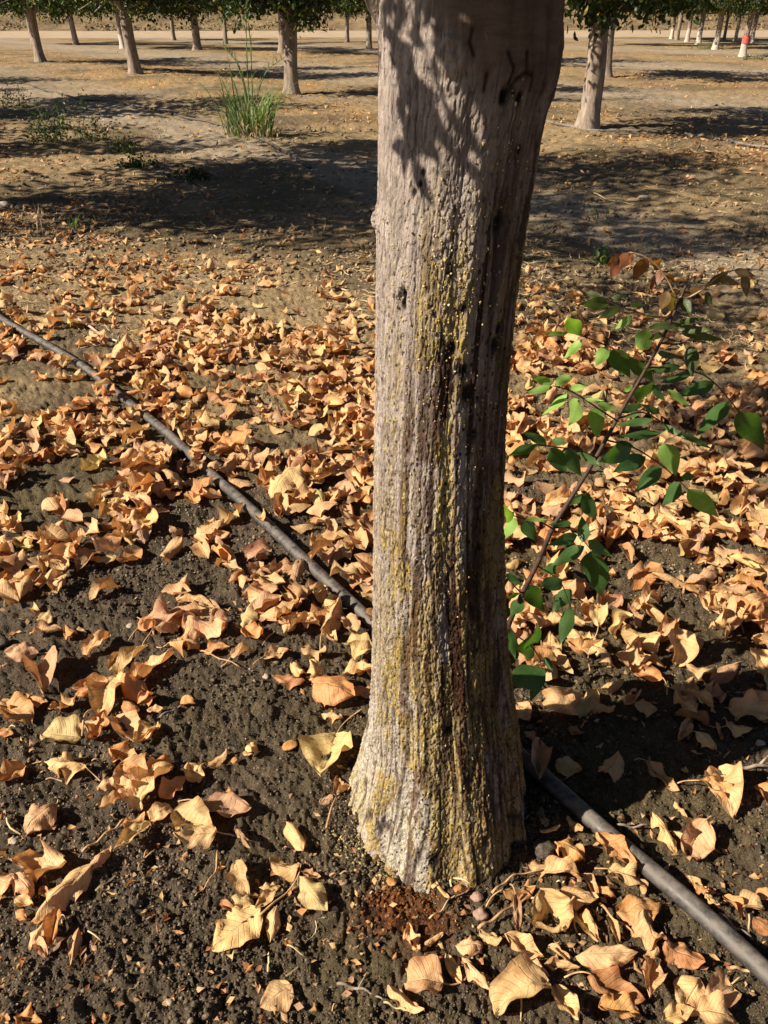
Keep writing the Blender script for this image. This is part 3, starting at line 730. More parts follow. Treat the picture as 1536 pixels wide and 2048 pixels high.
# ---- compound dry leaves: several blades on one stalk move together
def compound(label, rach, lfs, tones):
    pts = [G(x, y, .02) for x, y in rach]
    base = pts[0]
    root = empty('compound_leaf', (base.x, base.y, gz(base.x, base.y)), label, 'leaf', 'dry compound leaves with their stalk')
    z0 = root.location.z
    P = [np.array((p.x-base.x, p.y-base.y, gz(p.x, p.y)+.016+.006*sin(i*2)-z0)) for i, p in enumerate(pts)]
    v, f = tube(smooth_path(P, 5), np.linspace(.0022, .0012, (len(P)-1)*5+1), 6)
    link('stalk', new_mesh('stalk', v, f, M_stalk, True), root)
    for k, (ax, ay, tx, ty, wr, shape, tilt) in enumerate(lfs):
        m_, yw, ln = yaw_len(ax, ay, tx, ty); nu, nv = 18, 11
        Pp, luv = leaf_geo(ln*1.05, ln*wr*1.15, shape, rngL, nu, nv)
        Pp = orient(Pp, yw, tilt, rngL.rand()*6.28)
        V = Pp+np.array([m_.x, m_.y, 0]); dz = settle(V); V = Pp+np.array([m_.x-base.x, m_.y-base.y, dz-z0])
        link('leaflet', new_mesh('leaflet', V, grid_faces(nu, nv), M_dry, True, {'tone': np.tile(tri(0, TONES[tones[k % len(tones)]], rngL), (len(V), 1)), 'luv': luv}), root)
def m6(l): return [(*a6(a, b), *a6(c, d), *r) for a, b, c, d, *r in l]
def m5(l): return [(*a5(a, b), *a5(c, d), *r) for a, b, c, d, *r in l]
compound('dry compound leaf with pale blades on a straight stalk on bare soil',
         [a6(*q) for q in ((1030, 862), (1090, 815), (1150, 755), (1190, 700), (1205, 660))],
         m6([(1035, 830, 848, 985, .72, 'flat', .1), (1105, 822, 1078, 955, .55, 'folded', .35), (1195, 690, 1078, 632, .6, 'cupped', .25), (1190, 700, 1312, 852, .62, 'folded', .3), (1205, 695, 1288, 712, .5, 'curled', .2), (1120, 730, 1035, 745, .5, 'cupped', .3), (1100, 760, 1020, 830, .5, 'folded', .35)]),
         ['cream', 'cream', 'cream', 'yellow', 'tan'])
compound('large star-shaped dry compound leaf with blades folded upward on dark soil',
         [a5(*q) for q in ((330, 900), (345, 820), (400, 770), (465, 665))],
         m5([(465, 665, 400, 830, .62, 'cupped', .15), (455, 660, 600, 565, .5, 'folded', .4), (480, 685, 708, 600, .38, 'folded', .45), (500, 700, 620, 770, .55, 'curled', .4), (440, 690, 300, 745, .6, 'cupped', .2), (440, 640, 480, 570, .5, 'folded', .4)]),
         ['cream', 'yellow', 'tan', 'orange', 'orange', 'cream'])
compound('small dry compound leaf with three pinkish blades beside the trunk foot',
         [a6(*q) for q in ((1305, 510), (1325, 440), (1345, 380))],
         m6([(1330, 370, 1275, 400, .6, 'cupped', .3), (1345, 370, 1350, 296, .5, 'folded', .4), (1350, 375, 1410, 330, .6, 'folded', .3)]), ['pink', 'pink', 'tan'])

# ------------------------------------------------------------------ the big trunk
PROF = np.array([  # photo y, left x, right x
 (-260, 770, 1175), (-120, 766, 1150), (0, 757, 1127), (100, 757, 1122), (180, 757, 1106), (250, 757, 1086), (350, 756, 1070), (450, 753, 1053), (600, 752, 1031), (800, 750, 1013),
 (1000, 747, 1006), (1200, 746, 1011), (1350, 744, 1021), (1450, 738, 1037), (1550, 716, 1048), (1610, 690, 1058), (1700, 655, 1085)], float)
def prof_to_world():
    out = []
    D = .75*H
    for y, l, r in PROF:
        a = PITCH-math.atan((1024-y)/F); z = H-D*math.tan(a)
        dep = D*cos(PITCH)+(H-z)*sin(PITCH)
        out.append((z, ((l+r)/2-768)/F*dep, (r-l)/2/F*dep))
    return np.array(out)[::-1]
PW = prof_to_world()
from numpy import interp
def trunk_cr(z):
    return interp(z, PW[:, 0], PW[:, 1]), interp(z, PW[:, 0], PW[:, 2])
TOPZ = PW[-1, 0]
big = empty('walnut_tree', (M0[0], M0[1], gz(M0[0], M0[1])), 'big rough-barked trunk crusted with yellow gum in front of all others', 'tree')
B0 = np.array(big.location)
def trunk_pt_px(px, py):
    """theta and z of the point of the trunk seen at a photo pixel"""
    d = ray(px, py)
    cy = .75*H
    t = (cy-.05)/d.y
    for _ in range(8):
        z = H+d.z*t; cx, r = trunk_cr(z); X = d.x*t; dx = np.clip((X-cx)/r, -.999, .999)
        yy = cy-r*math.sqrt(1-dx*dx); t = yy/d.y
    return math.atan2(yy-cy, X-cx), z
def build_trunk():
    nth, nz = 640, 1150
    th = np.linspace(0, 2*pi, nth, endpoint=False)+pi/2
    zz = np.linspace(-.10, TOPZ, nz)
    Tg, Z = np.meshgrid(th, zz, indexing='ij')
    cx = interp(zz, PW[:, 0], PW[:, 1])[None]; r = interp(zz, PW[:, 0], PW[:, 2])[None]
    # smooth profile
    k = np.hanning(61); k /= k.sum()
    cx = np.convolve(np.pad(cx[0], 30, 'edge'), k, 'valid')[None]; r = np.convolve(np.pad(r[0], 30, 'edge'), k, 'valid')[None]
    a = (Tg-pi/2)/(2*pi); zh = Z/H
    low = sstep(.75, .25, zh); vlow = sstep(.22, .0, zh)
    skinT = 0*a
    # graft line: smooth scion skin above a ragged edge, on the right of the face
    tl, zl = trunk_pt_px(900, 60); tr, zr = trunk_pt_px(1000, 195); t3, z3 = trunk_pt_px(1100, 185)
    f_ = (Tg-pi)/pi                                  # 0 at left silhouette (theta=pi) .. 1 at right (2pi)
    fl, fr = (tl % (2*pi)-pi)/pi, (tr % (2*pi)-pi)/pi
    edge = zl+(zr-zl)*sstep(fl, fr, f_)
    edge = np.where(f_ < fl, zl+.5*(fl-f_), edge)
    edge = edge+.10*(fbm(a*60, Z*14, 4, 12)-.5)
    skin = sstep(-.025, .03, Z-edge)
    # fluting
    wob = .9*(fbm(a*16, Z*5, 3, 14)-.5)
    R = r*(1+.0*a)
    flute = np.sin(2*pi*(a*9+wob*.5)+1.1)+.7*np.sin(2*pi*(a*15+wob*.9+.2))+.5*np.sin(2*pi*(a*23+wob))
    R = R+(.0012+.0028*vlow+.0010*low)*flute*H/1.3
    # vertical fissures
    wv = 1.5*(fbm(a*40, Z*5, 3, 15)-.5)
    q = vn(a*104+wv, Z*7, 16, 104)
    q2 = vn(a*150+wv*1.8+.6*vn(a*60, Z*60, 55), Z*36, 17, 150)
    rid = np.abs(2*q-1); rid2 = np.abs(2*q2-1)
    ribs = (1-sstep(.0, .26, rid)); ribs2 = (1-sstep(0, .30, rid2))
    jit = .9*(fbm(a*90, Z*60, 3, 64)-.5)
    c1, cv1 = vor(a*58+wv*.6+jit, Z*17+jit*.6, 58, 3); c2, cv2 = vor(a*120+wv+jit, Z*52+jit, 120, 9)
    net = (1-sstep(.02, .26, c1))*(1-.5*sstep(.45, .1, zh)); net2 = 1-sstep(.02, .34, c2)
    lw = sstep(.55, .12, zh)
    fis = net*(1-.6*lw)*.8+ribs*(.25+.75*lw)*.7; fis = np.clip(fis, 0, 1)
    fis2 = np.clip(net2*.8+ribs2*lw*.4, 0, 1)
    rough = (1-skin)
    amp = (.0017+.0016*low)
    R = R-(1-.72*skin)*amp*(fis*.9+fis2*.55)
    gran = fbm(a*520, Z*210, 2, 18)
    crustn = fbm(a*20, Z*6, 4, 19)
    gran2 = vn(a*330, Z*110, 20)
    crust = sstep(.45, .57, crustn+.08*low)*sstep(.93, .70, zh)*rough
    side = sstep(.15, .38, f_)*(1-.35*sstep(.9, 1, f_)); crust = crust*np.clip(side+.45*low, 0, 1); blot = sstep(.56, .62, fbm(a*34+5, Z*13, 4, 61))*sstep(.62, .45, zh)*sstep(.08, .2, f_)*sstep(.85, .5, f_); crust = np.clip(crust*.95+blot*.9, 0, 1)
    crust = np.clip(crust*(.6+.8*sstep(.45, .65, gran2)), 0, 1)
    R = R+rough*(.0016*(gran-.5)*(.5+low)+.0024*crust*(gran2-.35))
    R = R+.0010*(fbm(a*30, Z*30, 3, 22)-.5)+.0035*np.exp(-((Z-edge-.014)/.014)**2)*sstep(.5, .7, f_)
    # wet gum streaks
    st = vn(a*104+1.6*wv, Z*4.5, 23, 104); st2 = vn(a*40+.8*wv, Z*3.2, 24, 40)
    zone = np.exp(-((f_-.56)/.20)**2)*sstep(.95, .80, zh)*(.35+.65*sstep(.06, .25, zh))
    gum = sstep(.58, .68, st*.6+st2*.4+.10*zone)*zone*rough*sstep(.30, .50, vn(a*60, Z*12, 65))*1.15
    zone2 = sstep(.60, .80, f_)*sstep(.93, .90, zh)*sstep(.62, .74, zh)
    gum = np.maximum(gum, zone2*sstep(.48, .66, st)*rough*.8)
    gum = np.clip(gum, 0, 1)
    pale = np.clip(sstep(.60, .15, zh)*.55+.75*vlow, 0, 1)*(1-fis)*sstep(.3, .55, fbm(a*30, Z*7, 3, 26)+.12)
    fissm = np.clip((fis*.62+fis2*.22+ribs*.25*low)*rough*(.35+.65*low)+.12*fis*rough, 0, 1)
    hole = 0*a
    # borer holes and black gum: photo px, radius
    for (hx, hy, rad, dep) in ((1000, 447, .010, .007), (805, 592, .0055, .005), (804, 612, .0045, .004), (993, 692, .0075, .006), (925, 745, .009, .003), (935, 790, .010, .003), (1010, 195, .006, .006), (1040, 198, .0045, .004), (1106, 192, .007, .003), (897, 1468, .007, .005), (948, 870, .006, .003), (930, 620, .004, .003), (1040, 300, .004, .002), (960, 1100, .005, .003), (868, 1704, .011, .007), (846, 345, .0035, .002), (827, 385, .0035, .002), (840, 370, .003, .002), (1000, 660, .006, .004), (905, 700, .006, .003)):
        t0, z0 = trunk_pt_px(hx, hy); t0 = t0 % (2*pi)
        dth = (Tg-t0+pi) % (2*pi)-pi
        d2 = ((dth*r)/rad)**2+((Z-z0)/(rad*1.6))**2
        g = np.exp(-d2*(1+.6*(gran-.5)))
        R = R-dep*g; hole = np.maximum(hole, np.clip(g*2.2-.9, 0, 1)); gum = np.maximum(gum, np.clip(g*1.6-.25, 0, 1))
    # knot on the left edge and branch scar
    for (hx, hy, rad, hgt) in ((756, 440, .012, .008), (905, 112, .020, .007), (762, 20, .02, .008), (905, 80, .03, .004), (965, 1640, .02, .004), (760, 455, .006, .004)):
        t0, z0 = trunk_pt_px(hx, hy); t0 = t0 % (2*pi)
        dth = (Tg-t0+pi) % (2*pi)-pi
        d = np.sqrt(((dth*r)/rad)**2+((Z-z0)/rad)**2)
        R = R+hgt*np.exp(-d**2)*(1+.35*np.cos(d*9))
    # cracks of the skin above the graft
    crack = 0*a
    for pts in (((1018, 105), (1028, 135), (1020, 165), (1030, 190)), ((1055, 105), (1050, 145), (1065, 150), (1060, 180)), ((1050, 145), (1030, 160), (1015, 195)), ((945, 60), (940, 85), (948, 110)), ((975, 150), (970, 180))):
        tp = [trunk_pt_px(*p) for p in pts]
        for (t0, z0), (t1, z1) in zip(tp[:-1], tp[1:]):
            for s_ in np.linspace(0, 1, 9):
                tt = (t0+(t1-t0)*s_) % (2*pi); z_ = z0+(z1-z0)*s_
                dth = (Tg-tt+pi) % (2*pi)-pi
                crack = np.maximum(crack, np.exp(-(((dth*r)/.0018)**2+((Z-z_)/.003)**2)))
    R = R-.0028*crack; fissm = np.maximum(fissm, crack)
    # buttress at the ground: irregular foot
    R = R+vlow*.007*(fbm(a*9, Z*3, 3, 27)-.45)
    X = cx+np.cos(Tg)*R; Y = M0[1]+np.sin(Tg)*R*(.97+.19*sstep(.20, -.02, zh)*(.6+.8*fbm(a*7, Z*2, 2, 71)))
    V = np.stack([X, Y, Z], -1).reshape(-1, 3)-B0
    speck = (1-sstep(.80, .90, zh-.04*sstep(.35, .6, f_)))*(.55+.45*sstep(.12, .35, f_))*sstep(.36, .52, fbm(a*26, Z*12, 4, 66)+.10*sstep(.85, .6, zh))*rough
    streak = sstep(.80, .62, zh)*sstep(.12, .35, f_)*sstep(1.0, .9, f_)*(1-.5*sstep(.12, .0, zh))
    tint = sstep(.53, .68, f_+.10*(fbm(a*26, Z*5, 3, 73)-.5))*(1-.35*sstep(.93, .97, zh))*sstep(1.45, 1.2, f_)*sstep(-.02, .10, zh)  # bark multiplied to a darker brown over the right side of the trunk
    at = dict(tint=tint, streak=streak, hole=hole, speck=speck, pale=pale, crust=crust, skin=skin, fiss=fissm, gum=gum)
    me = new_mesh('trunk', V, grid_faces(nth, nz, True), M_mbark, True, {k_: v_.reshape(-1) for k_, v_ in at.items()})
    link('trunk', me, big)
    return R, Tg, Z, cx
TR, TTg, TZ, TCX = build_trunk()
def on_trunk(px, py, lift=0.0):
    t, z = trunk_pt_px(px, py); t = t % (2*pi)
    i = int(round(((t-pi/2) % (2*pi))/(2*pi)*640)) % 640; j = int(round((z+.10)/(TOPZ+.10)*1149)); j = min(max(j, 0), 1149)
    R = TR[i, j]+lift
    return np.array([TCX[0, j]+cos(t)*R, M0[1]+sin(t)*R*(.97+.22*float(sstep(.20, -.02, z/H))), z])-B0, t
def mat_gum():
    s = NT('gum_bead')
    c = s.attr('tone', True)
    s.fin(c, .22, None, .5); s.b.inputs['Coat Weight'].default_value = .25
    s.b.inputs['Subsurface Weight'].default_value = 0
    return s.m
M_gum = mat_gum()
def build_gum():
    rng = np.random.RandomState(31)
    spots = []
    # bead zones traced from the photo: centre, spread, count
    for (cx_, cy_, sx, sy, n_) in ((915, 470, 55, 55, 60), (880, 560, 80, 60, 90), (860, 420, 40, 40, 22), (900, 660, 80, 80, 110), (850, 620, 70, 90, 70), (930, 560, 30, 60, 30), (860, 780, 70, 90, 60), (985, 330, 45, 90, 34), (1040, 330, 20, 120, 34), (940, 900, 60, 120, 60), (850, 1040, 70, 120, 60), (880, 1250, 80, 150, 60), (880, 1500, 110, 120, 60), (860, 1640, 120, 40, 40), (990, 900, 15, 300, 40)):
        for _ in range(int(n_*2.2)):
            x = cx_+rng.randn()*sx*.8; y = cy_+rng.randn()*sy*.8
            if 40 < y < 1690: spots.append((x, y))
    ok = []
    for x, y in spots:
        l = interp(y, PROF[:, 0], PROF[:, 1])+6; r = interp(y, PROF[:, 0], PROF[:, 2])-4
        if l < x < r: ok.append((x, y))
    v, f = ico(); 
    # two-level bead: subdivided icosphere
    bm = bmesh.new(); bmesh.ops.create_icosphere(bm, subdivisions=2, radius=1); sv = np.array([q.co[:] for q in bm.verts]); sf = np.array([[q.index for q in p.verts] for p in bm.faces]); bm.free()
    allV = []; allF = []; allT = []; n = 0; cnt = 0
    for k, (x, y) in enumerate(ok):
        glassy = y < 860
        rad = (.0004+.0010*rng.rand()**3)*(1.0 if glassy else .95)
        p, t = on_trunk(x, y, rad*.25)
        tone = np.array([.40, .29, .10])*(.45+.9*rng.rand())+np.array([.02, .02, .03])
        if rng.rand() < .22: tone = np.array([.06, .04, .02])
        if rng.rand() < .06: tone = np.array([.55, .50, .36])
        stretch = 1+.9*rng.rand()**2
        V = sv*(1+.6*(rng.rand(len(sv), 1)-.5))*rad*np.array([1, 1, stretch])
        if k % max(1, len(ok)//80) == 0 and cnt < 80:
            cnt += 1
            V = V*1.35
            link('gum_bead', new_mesh('gum_bead', V+p, sf, M_gum, True, {'tone': np.tile(tone, (len(V), 1))}), big)
        else:
            allV.append(V+p); allF.append(sf+n); allT.append(np.tile(tone, (len(V), 1))); n += len(V)
    o = link('gum_crust', new_mesh('gum_crust', np.concatenate(allV), np.concatenate(allF), M_gum, True, {'tone': np.concatenate(allT)}), big)
    o['kind'] = 'stuff'
build_gum()

# ------------------------------------------------------------------ foliage cards of small curved leaves
def leafy(points, rng, size=(.07, .12), tone=(.055, .085, .022), mat=None, name='crown', spread=.0):
    """many folded leaf-sized faces (6 verts, 4 tris->2 quads) at the given points"""
    n = len(points)
    L = size[0]+(size[1]-size[0])*rng.rand(n); W = L*(.42+.15*rng.rand(n))
    base = np.array([(0, 0, 0), (.35, .5, .06), (.35, -.5, .06), (.75, .42, .02), (.75, -.42, .02), (1.05, 0, -.12)])
    V = base[None]*np.stack([L, W, L], -1)[:, None, :]
    a = rng.rand(n)*2*pi; el = -.55+.55*rng.randn(n); ro = rng.rand(n)*2*pi*.35
    ca, sa, ce, se, cr, sr = np.cos(a), np.sin(a), np.cos(el), np.sin(el), np.cos(ro), np.sin(ro)
    def rot(V, c, s, i, j):
        A = V[..., i]*c[:, None]-V[..., j]*s[:, None]; B = V[..., i]*s[:, None]+V[..., j]*c[:, None]
        V = V.copy(); V[..., i] = A; V[..., j] = B; return V
    V = rot(V, cr, sr, 1, 2); V = rot(V, ce, se, 0, 2); V = rot(V, ca, sa, 0, 1)
    V = V+points[:, None, :]
    Fc = np.array([(0, 2, 4), (0, 4, 5), (0, 5, 3), (0, 3, 1)])
    Fs = (Fc[None]+(np.arange(n)*6)[:, None, None]).reshape(-1, 3)
    t = np.array(tone)*(.55+.9*rng.rand(n, 1))
    y = rng.rand(n) < .05; t[y] = np.array([.30, .24, .04])
    luv = np.tile(np.array([(0, 0, 0), (.35, 1, 0), (.35, -1, 0), (.75, 1, 0), (.75, -1, 0), (1, 0, 0)], float)*[1, .5, 1], (n, 1))
    return new_mesh(name, V.reshape(-1, 3), Fs, mat or M_green, False, {'tone': np.repeat(t, 6, 0), 'luv': luv})
def limb_tree(rng, z0, n1, spread, height, r0, low=True):
    """limb polylines rising from the fork at z0; returns list of (points, radii) and twig end points"""
    limbs = []; ends = []
    for i in range(n1):
        a = 2*pi*i/n1+rng.rand()*.7
        p = np.array([0, 0, z0-.05]); d = np.array([cos(a)*.55, sin(a)*.55, 1.0]); d /= np.linalg.norm(d)
        pts = [p]; 
        for k in range(6):
            d = d+np.array([cos(a)*.12, sin(a)*.12, 0])+.16*rng.randn(3); d /= np.linalg.norm(d)
            p = p+d*height/6.2; pts.append(p)
        rr = np.linspace(r0*.62, r0*.14, 7); limbs.append((pts, rr))
        for k in range(1, 7):
            for s in range(3 if low else 2):
                b = a+rng.randn()*1.1; dd = np.array([cos(b), sin(b), .15+.3*rng.randn()-(.35 if k < 3 else 0)]); dd /= np.linalg.norm(dd)
                ln = spread*(.35+.45*rng.rand())*(1 if k > 1 else .8)
                q0 = pts[k]; q1 = q0+dd*ln*.5+.05*rng.randn(3); q2 = q0+dd*ln+np.array([0, 0, -.10*ln])
                limbs.append(([q0, q1, q2], [rr[k]*.5, rr[k]*.35, .006]))
                ends += [q1, q2, (q1+q2)/2, q2+.2*rng.randn(3)]
        ends.append(pts[-1])
    return limbs, np.array(ends)
def crown_points(ends, rng, n, rad, zmin, envelope):
    c = ends[rng.randint(len(ends), size=n*2)]
    p = c+rng.randn(n*2, 3)*rad
    ok = (p[:, 2] > zmin+.16*np.sin(p[:, 0]*5)+.16*np.sin(p[:, 1]*4+2)+.12*np.sin(p[:, 0]*13+p[:, 1]*9)) & (np.hypot(p[:, 0], p[:, 1]) < envelope)
    return p[ok][:n]

# main tree's limbs and crown, above the frame: they shade the top of the trunk
def main_crown():
    rng = np.random.RandomState(4)
    z0 = TOPZ-B0[2]-.02
    parts = []
    limbs, ends = limb_tree(rng, z0, 4, .95, 2.4, .13, False)
    off = np.array([trunk_cr(TOPZ)[0]-B0[0], 0, 0])
    def clear(P):
        W_ = P+B0; k = ((M0[0]-W_[:, 0])*cos(SUN_AZ)+(M0[1]-W_[:, 1])*sin(SUN_AZ))
        return bool(np.any((k > .1) & (W_[:, 2]-k*math.tan(SUN_EL) < H*1.0)))
    for k, (p, r) in enumerate(limbs):
        if len(p) <= 3 and (clear(np.array(p)+off) or min(q[2] for q in p)+off[2]+B0[2] < H*1.07): continue
        P = smooth_path([q+off for q in p], 3); rr = np.interp(np.linspace(0, 1, len(P)), np.linspace(0, 1, len(r)), r)
        v, f = tube(P, rr, 9, rng, .12)
        if len(p) > 3: link('limb', new_mesh('limb', v, f, M_bark, True, {'wash': np.zeros(len(v))}), big)
        else: parts.append((v, f))
    v, f = join(parts); link('twigs', new_mesh('twigs', v, f, M_bark, True, {'wash': np.zeros(len(v))}), big)
    # stub branch on the left of the trunk top
    p = [on_trunk(790, 60)[0]+[.02, .03, -.02], on_trunk(765, 25)[0]+[.006, .01, .0], on_trunk(762, -10)[0]+[-.004, .0, .01], on_trunk(762, -60)[0]+[-.012, .02, .04], on_trunk(762, -60)[0]+[-.05, .05, .25]]
    v, f = tube(smooth_path(p, 5), np.linspace(.016, .008, 21), 18, rng, .08)
    link('limb', new_mesh('limb', v, f, M_bark, True, {'wash': np.zeros(len(v))}), big)
    pts = crown_points(ends+off, rng, 7000, .16, z0+.12, 1.55)
    # unattached leaf clusters added above the frame to cast dapples on the trunk top
    ex = []
    for (px, py, s, n_, rd_) in [(808+ .14*k_, 60+k_, .5, 2, .007+.00002*k_) for k_ in range(0, 235, 9)]+[(838, 285, .5, 6, .010), (850, 262, .5, 5, .009), (890, 0, .45, 34, .025), (940, 0, .45, 34, .028), (990, 0, .45, 40, .04), (770, 0, .5, 20, .02)]:
        c, t = on_trunk(px, py); c = c-np.array(SD)*s
        ex.append(c+rng.randn(n_, 3)*rd_)
    ex = np.concatenate(ex)
    def blocked(P):
        W_ = P+B0; k = ((M0[0]-W_[:, 0])*cos(SUN_AZ)+(M0[1]-W_[:, 1])*sin(SUN_AZ))
        lat = -(M0[0]-W_[:, 0])*sin(SUN_AZ)+(M0[1]-W_[:, 1])*cos(SUN_AZ)
        zl = W_[:, 2]-k*math.tan(SUN_EL)
        return (k > 0) & (np.abs(lat) < .24) & (zl < H*1.0)
    pts = pts[~blocked(pts)]
    q = np.array([-1.1*H, 2.4*H, 1.75*H])-B0
    rear = q+rng.randn(1500, 3)*np.array([.45, .34, .26]); rear = rear[rear[:, 2]+B0[2] > H*1.12]  # unseen leaf cluster added so its shadow falls on the ground at right
    P = smooth_path([off+[0, 0, z0], off+[-.05, .6, z0+.45], off+[-.3, 1.3, z0+.7], q], 4)
    v, f = tube(P, np.linspace(.06, .015, len(P)), 9, rng, .1); link('limb', new_mesh('limb', v, f, M_bark, True, {'wash': np.zeros(len(v))}), big)
    q2 = np.array([-1.3*H, 1.35*H, 1.8*H])-B0; rear2 = q2+rng.randn(420, 3)*np.array([.18, .3, .14])  # second unseen cluster, added to mottle the right edge with shade
    v, f = tube(smooth_path([off+[0, 0, z0], off+[-.4, .25, z0+.7], q2], 4), np.linspace(.05, .012, 9), 9, rng, .1); link('limb', new_mesh('limb', v, f, M_bark, True, {'wash': np.zeros(len(v))}), big)
    pts = np.concatenate([pts, rear, rear2])
    link('shade_spray', leafy(ex, rng, name='shade_spray', size=(.022, .040)), big)
    allp = pts; wz = allp[:, 2]+B0[2]; wy = allp[:, 1]+B0[1]
    allp = allp[(wz > H+.10+.03*np.abs(wy)) | (wy < .12)]
    link('crown', leafy(allp, rng, name='crown', size=(.05, .085)), big)
main_crown()

# ------------------------------------------------------------------ orchard trees
def make_tree(seed, r_base=.138*H, r_mid=.093*H, zf=.96*H, ht=3.0, env=1.85*H, nleaf=17000, wash=0.0, zmin=1.02*H):
    rng = np.random.RandomState(seed)
    nth, nz = 28, 26
    th = np.arange(nth)/nth*2*pi; zz = np.linspace(-.08, zf+.06, nz)
    Tg, Z = np.meshgrid(th, zz, indexing='ij')
    R = r_mid*(1.04-.10*Z/zf)+(r_base-r_mid)*np.exp(-np.clip(Z, 0, 9)/.12)+.012*(fbm(Tg*2.5, Z*3, 3, seed)-.5)
    R = R*(1+.05*np.sin(3*Tg+seed))
    V = np.stack([np.cos(Tg)*R+.03*np.sin(Z*2.2+seed), np.sin(Tg)*R, Z], -1).reshape(-1, 3)
    f = grid_faces(nth, nz, True)
    tm = new_mesh('trunk', V, f, M_bark, True, {'wash': np.full(len(V), wash)})
    limbs, ends = limb_tree(rng, zf, 4, 1.45, ht, r_mid*1.02)
    big_l = [x for x in limbs if len(x[0]) > 3]; sm = [x for x in limbs if len(x[0]) <= 3]
    lm = []
    for p, r in big_l:
        P = smooth_path(p, 3); v, fq = tube(P, np.interp(np.linspace(0, 1, len(P)), np.linspace(0, 1, len(r)), r), 10, rng, .1)
        lm.append(new_mesh('limb', v, fq, M_bark, True, {'wash': np.zeros(len(v))}))
    v, fq = join([tube(p, r, 5) for p, r in sm]); twm = new_mesh('twigs', v, fq, M_bark, True, {'wash': np.zeros(len(v))})
    pts = crown_points(ends, rng, nleaf, .20, zmin, env)
    cm = leafy(pts, rng, name='crown', size=(.06, .11), tone=(.032, .052, .013))
    return tm, lm, twm, cm
VAR = [make_tree(s, wash=wv_) for s, wv_ in ((101, 0), (102, 0), (103, 0), (104, 1.0))]
def put_tree(x, y, var, rot, scale, label, group, rscale=1.0, sink=0.0):
    tm, lm, twm, cm = VAR[var]
    z = gz(x, y)
    root = empty('orchard_tree', (x, y, z-sink), label, 'tree', group)
    root.rotation_euler = (0, 0, rot); root.scale = (scale*rscale, scale*rscale, scale)
    t = link('trunk', tm, root)
    for l in lm: link('limb', l, root)
    link('twigs', twm, root)
    link('crown', cm, root)
    return root
GT = 'orchard trees standing in rows behind the big trunk'
TREES = [  # px, py of the foot, variant, rscale, label
 (1172, 257, 0, .98, 'nearest orchard tree with pale flared trunk behind the pale hose'),
 (587, 188, 1, 1.0, 'shaded dark trunk behind the tall green grass clump'),
 (270, 148, 2, 1.12, 'sunlit leaning-looking trunk second from the grass clump in the same row'),
 (82, 123, 0, 1.05, 'sunlit trunk at the left end of the middle tree row'),
 (66, 88, 1, .8, 'thin pale trunk half hidden behind the left end trunk'),
 (152, 90, 2, .9, 'slender trunk standing alone near the dirt road at the left'),
 (247, 97, 3, .9, 'dark trunk half hidden behind the sunlit trunk second from the grass clump'),
 (348, 80, 1, .8, 'small forked tree at the edge of the dirt road'),
 (394, 100, 0, 1.15, 'thick dark trunk between the small forked tree and the grass clump'),
 (452, 88, 2, .75, 'slim trunk with low forks right above the tall grass seed heads'),
 (695, 85, 1, .75, 'slim far trunk between the shaded trunk and the big one'),
 (738, 99, 0, .85, 'dark straight trunk just left of the big trunk top'),
 (1208, 154, 2, 1.0, 'shadowed trunk directly behind the nearest orchard tree'),
 (905, 124, 1, 1.0, 'orchard tree hidden behind the big trunk'),
 (566, 106, 2, 1.0, 'orchard tree hidden behind the shaded dark trunk'),
 (1221, 92, 1, .8, 'thin trunk peeping out behind the nearest orchard tree'),
 (1485, 114, 3, .85, 'white-painted trunk with a red paint band'),
 (1430, 99, 3, .85, 'white-footed trunk second from the red-banded one'),
 (1397, 89, 3, .85, 'white-footed trunk third from the red-banded one, beside the green weeds'),
 (1373, 84, 3, .75, 'thin dark trunk fourth from the red-banded one'),
 (1354, 80, 1, .75, 'dark trunk in the far group at its road end'),
 (1342, 78, 3, .7, 'palest thin trunk at the road end of the far group'),
 (1447, 80, 1, .6, 'small trunk by the road seen between the white-footed ones'),
 (1470, 82, 3, .65, 'small pale trunk by the road left of the red-banded one'),
 (1503, 86, 3, .8, 'pale trunk just behind the red-banded one'),
 (1540, 79, 1, .7, 'far trunk cut by the picture edge beyond the red-banded one'),
]
rngT = np.random.RandomState(9)
for i, (px, py, vr, rs, lab) in enumerate(TREES):
    z = 0
    for _ in range(4): p = G(px, py, z); z = gz(p.x, p.y)
    t_ = put_tree(p.x, p.y, vr, rngT.rand()*6.28, .95+.08*rngT.rand(), lab, GT, rs)
    if 'red paint band' in lab and 'with a' in lab:
        th = np.arange(28)/28*2*pi; R_ = .118*H
        vs = [(cos(a)*R_*1.02, sin(a)*R_*1.02, z_) for z_ in (.40, .62) for a in th]
        fs = [(k, (k+1) % 28, 28+(k+1) % 28, 28+k) for k in range(28)]
        me = new_mesh('paint_band', vs, fs, mat_simple('red_paint', (.38, .05, .035), (.52, .13, .09), 20, .7), True)
        link('paint_band', me, t_)
# trees of the same rows just outside the frame; their crowns shade the ground in view
OUT = [(-3.3, 4.7, 0), (-6.3, 8.7, 1), (-10.2, 13.4, 2), (3.6, -3.6, 1), (-1.9, -7.1, 2), (5.5, 4.45, 1)]
OLAB = ['orchard tree beyond the frame shading bare ground left of the big trunk', 'orchard tree beyond the frame whose crown shades the weeds and grass clump', 'orchard tree beyond the frame at the far end of the shaded alley', 'orchard tree standing behind the viewer beside the hose', 'orchard tree standing behind the viewer in the next row', 'orchard tree beyond the frame on the pale dusty hose']
for (x, y, vr), lab in zip(OUT, OLAB):
    put_tree(x*H, y*H, vr, rngT.rand()*6.28, 1.38 if y == 4.7 else 1.0, lab, GT, {8.7: 1.5, 4.7: .88}.get(y, 1.0))
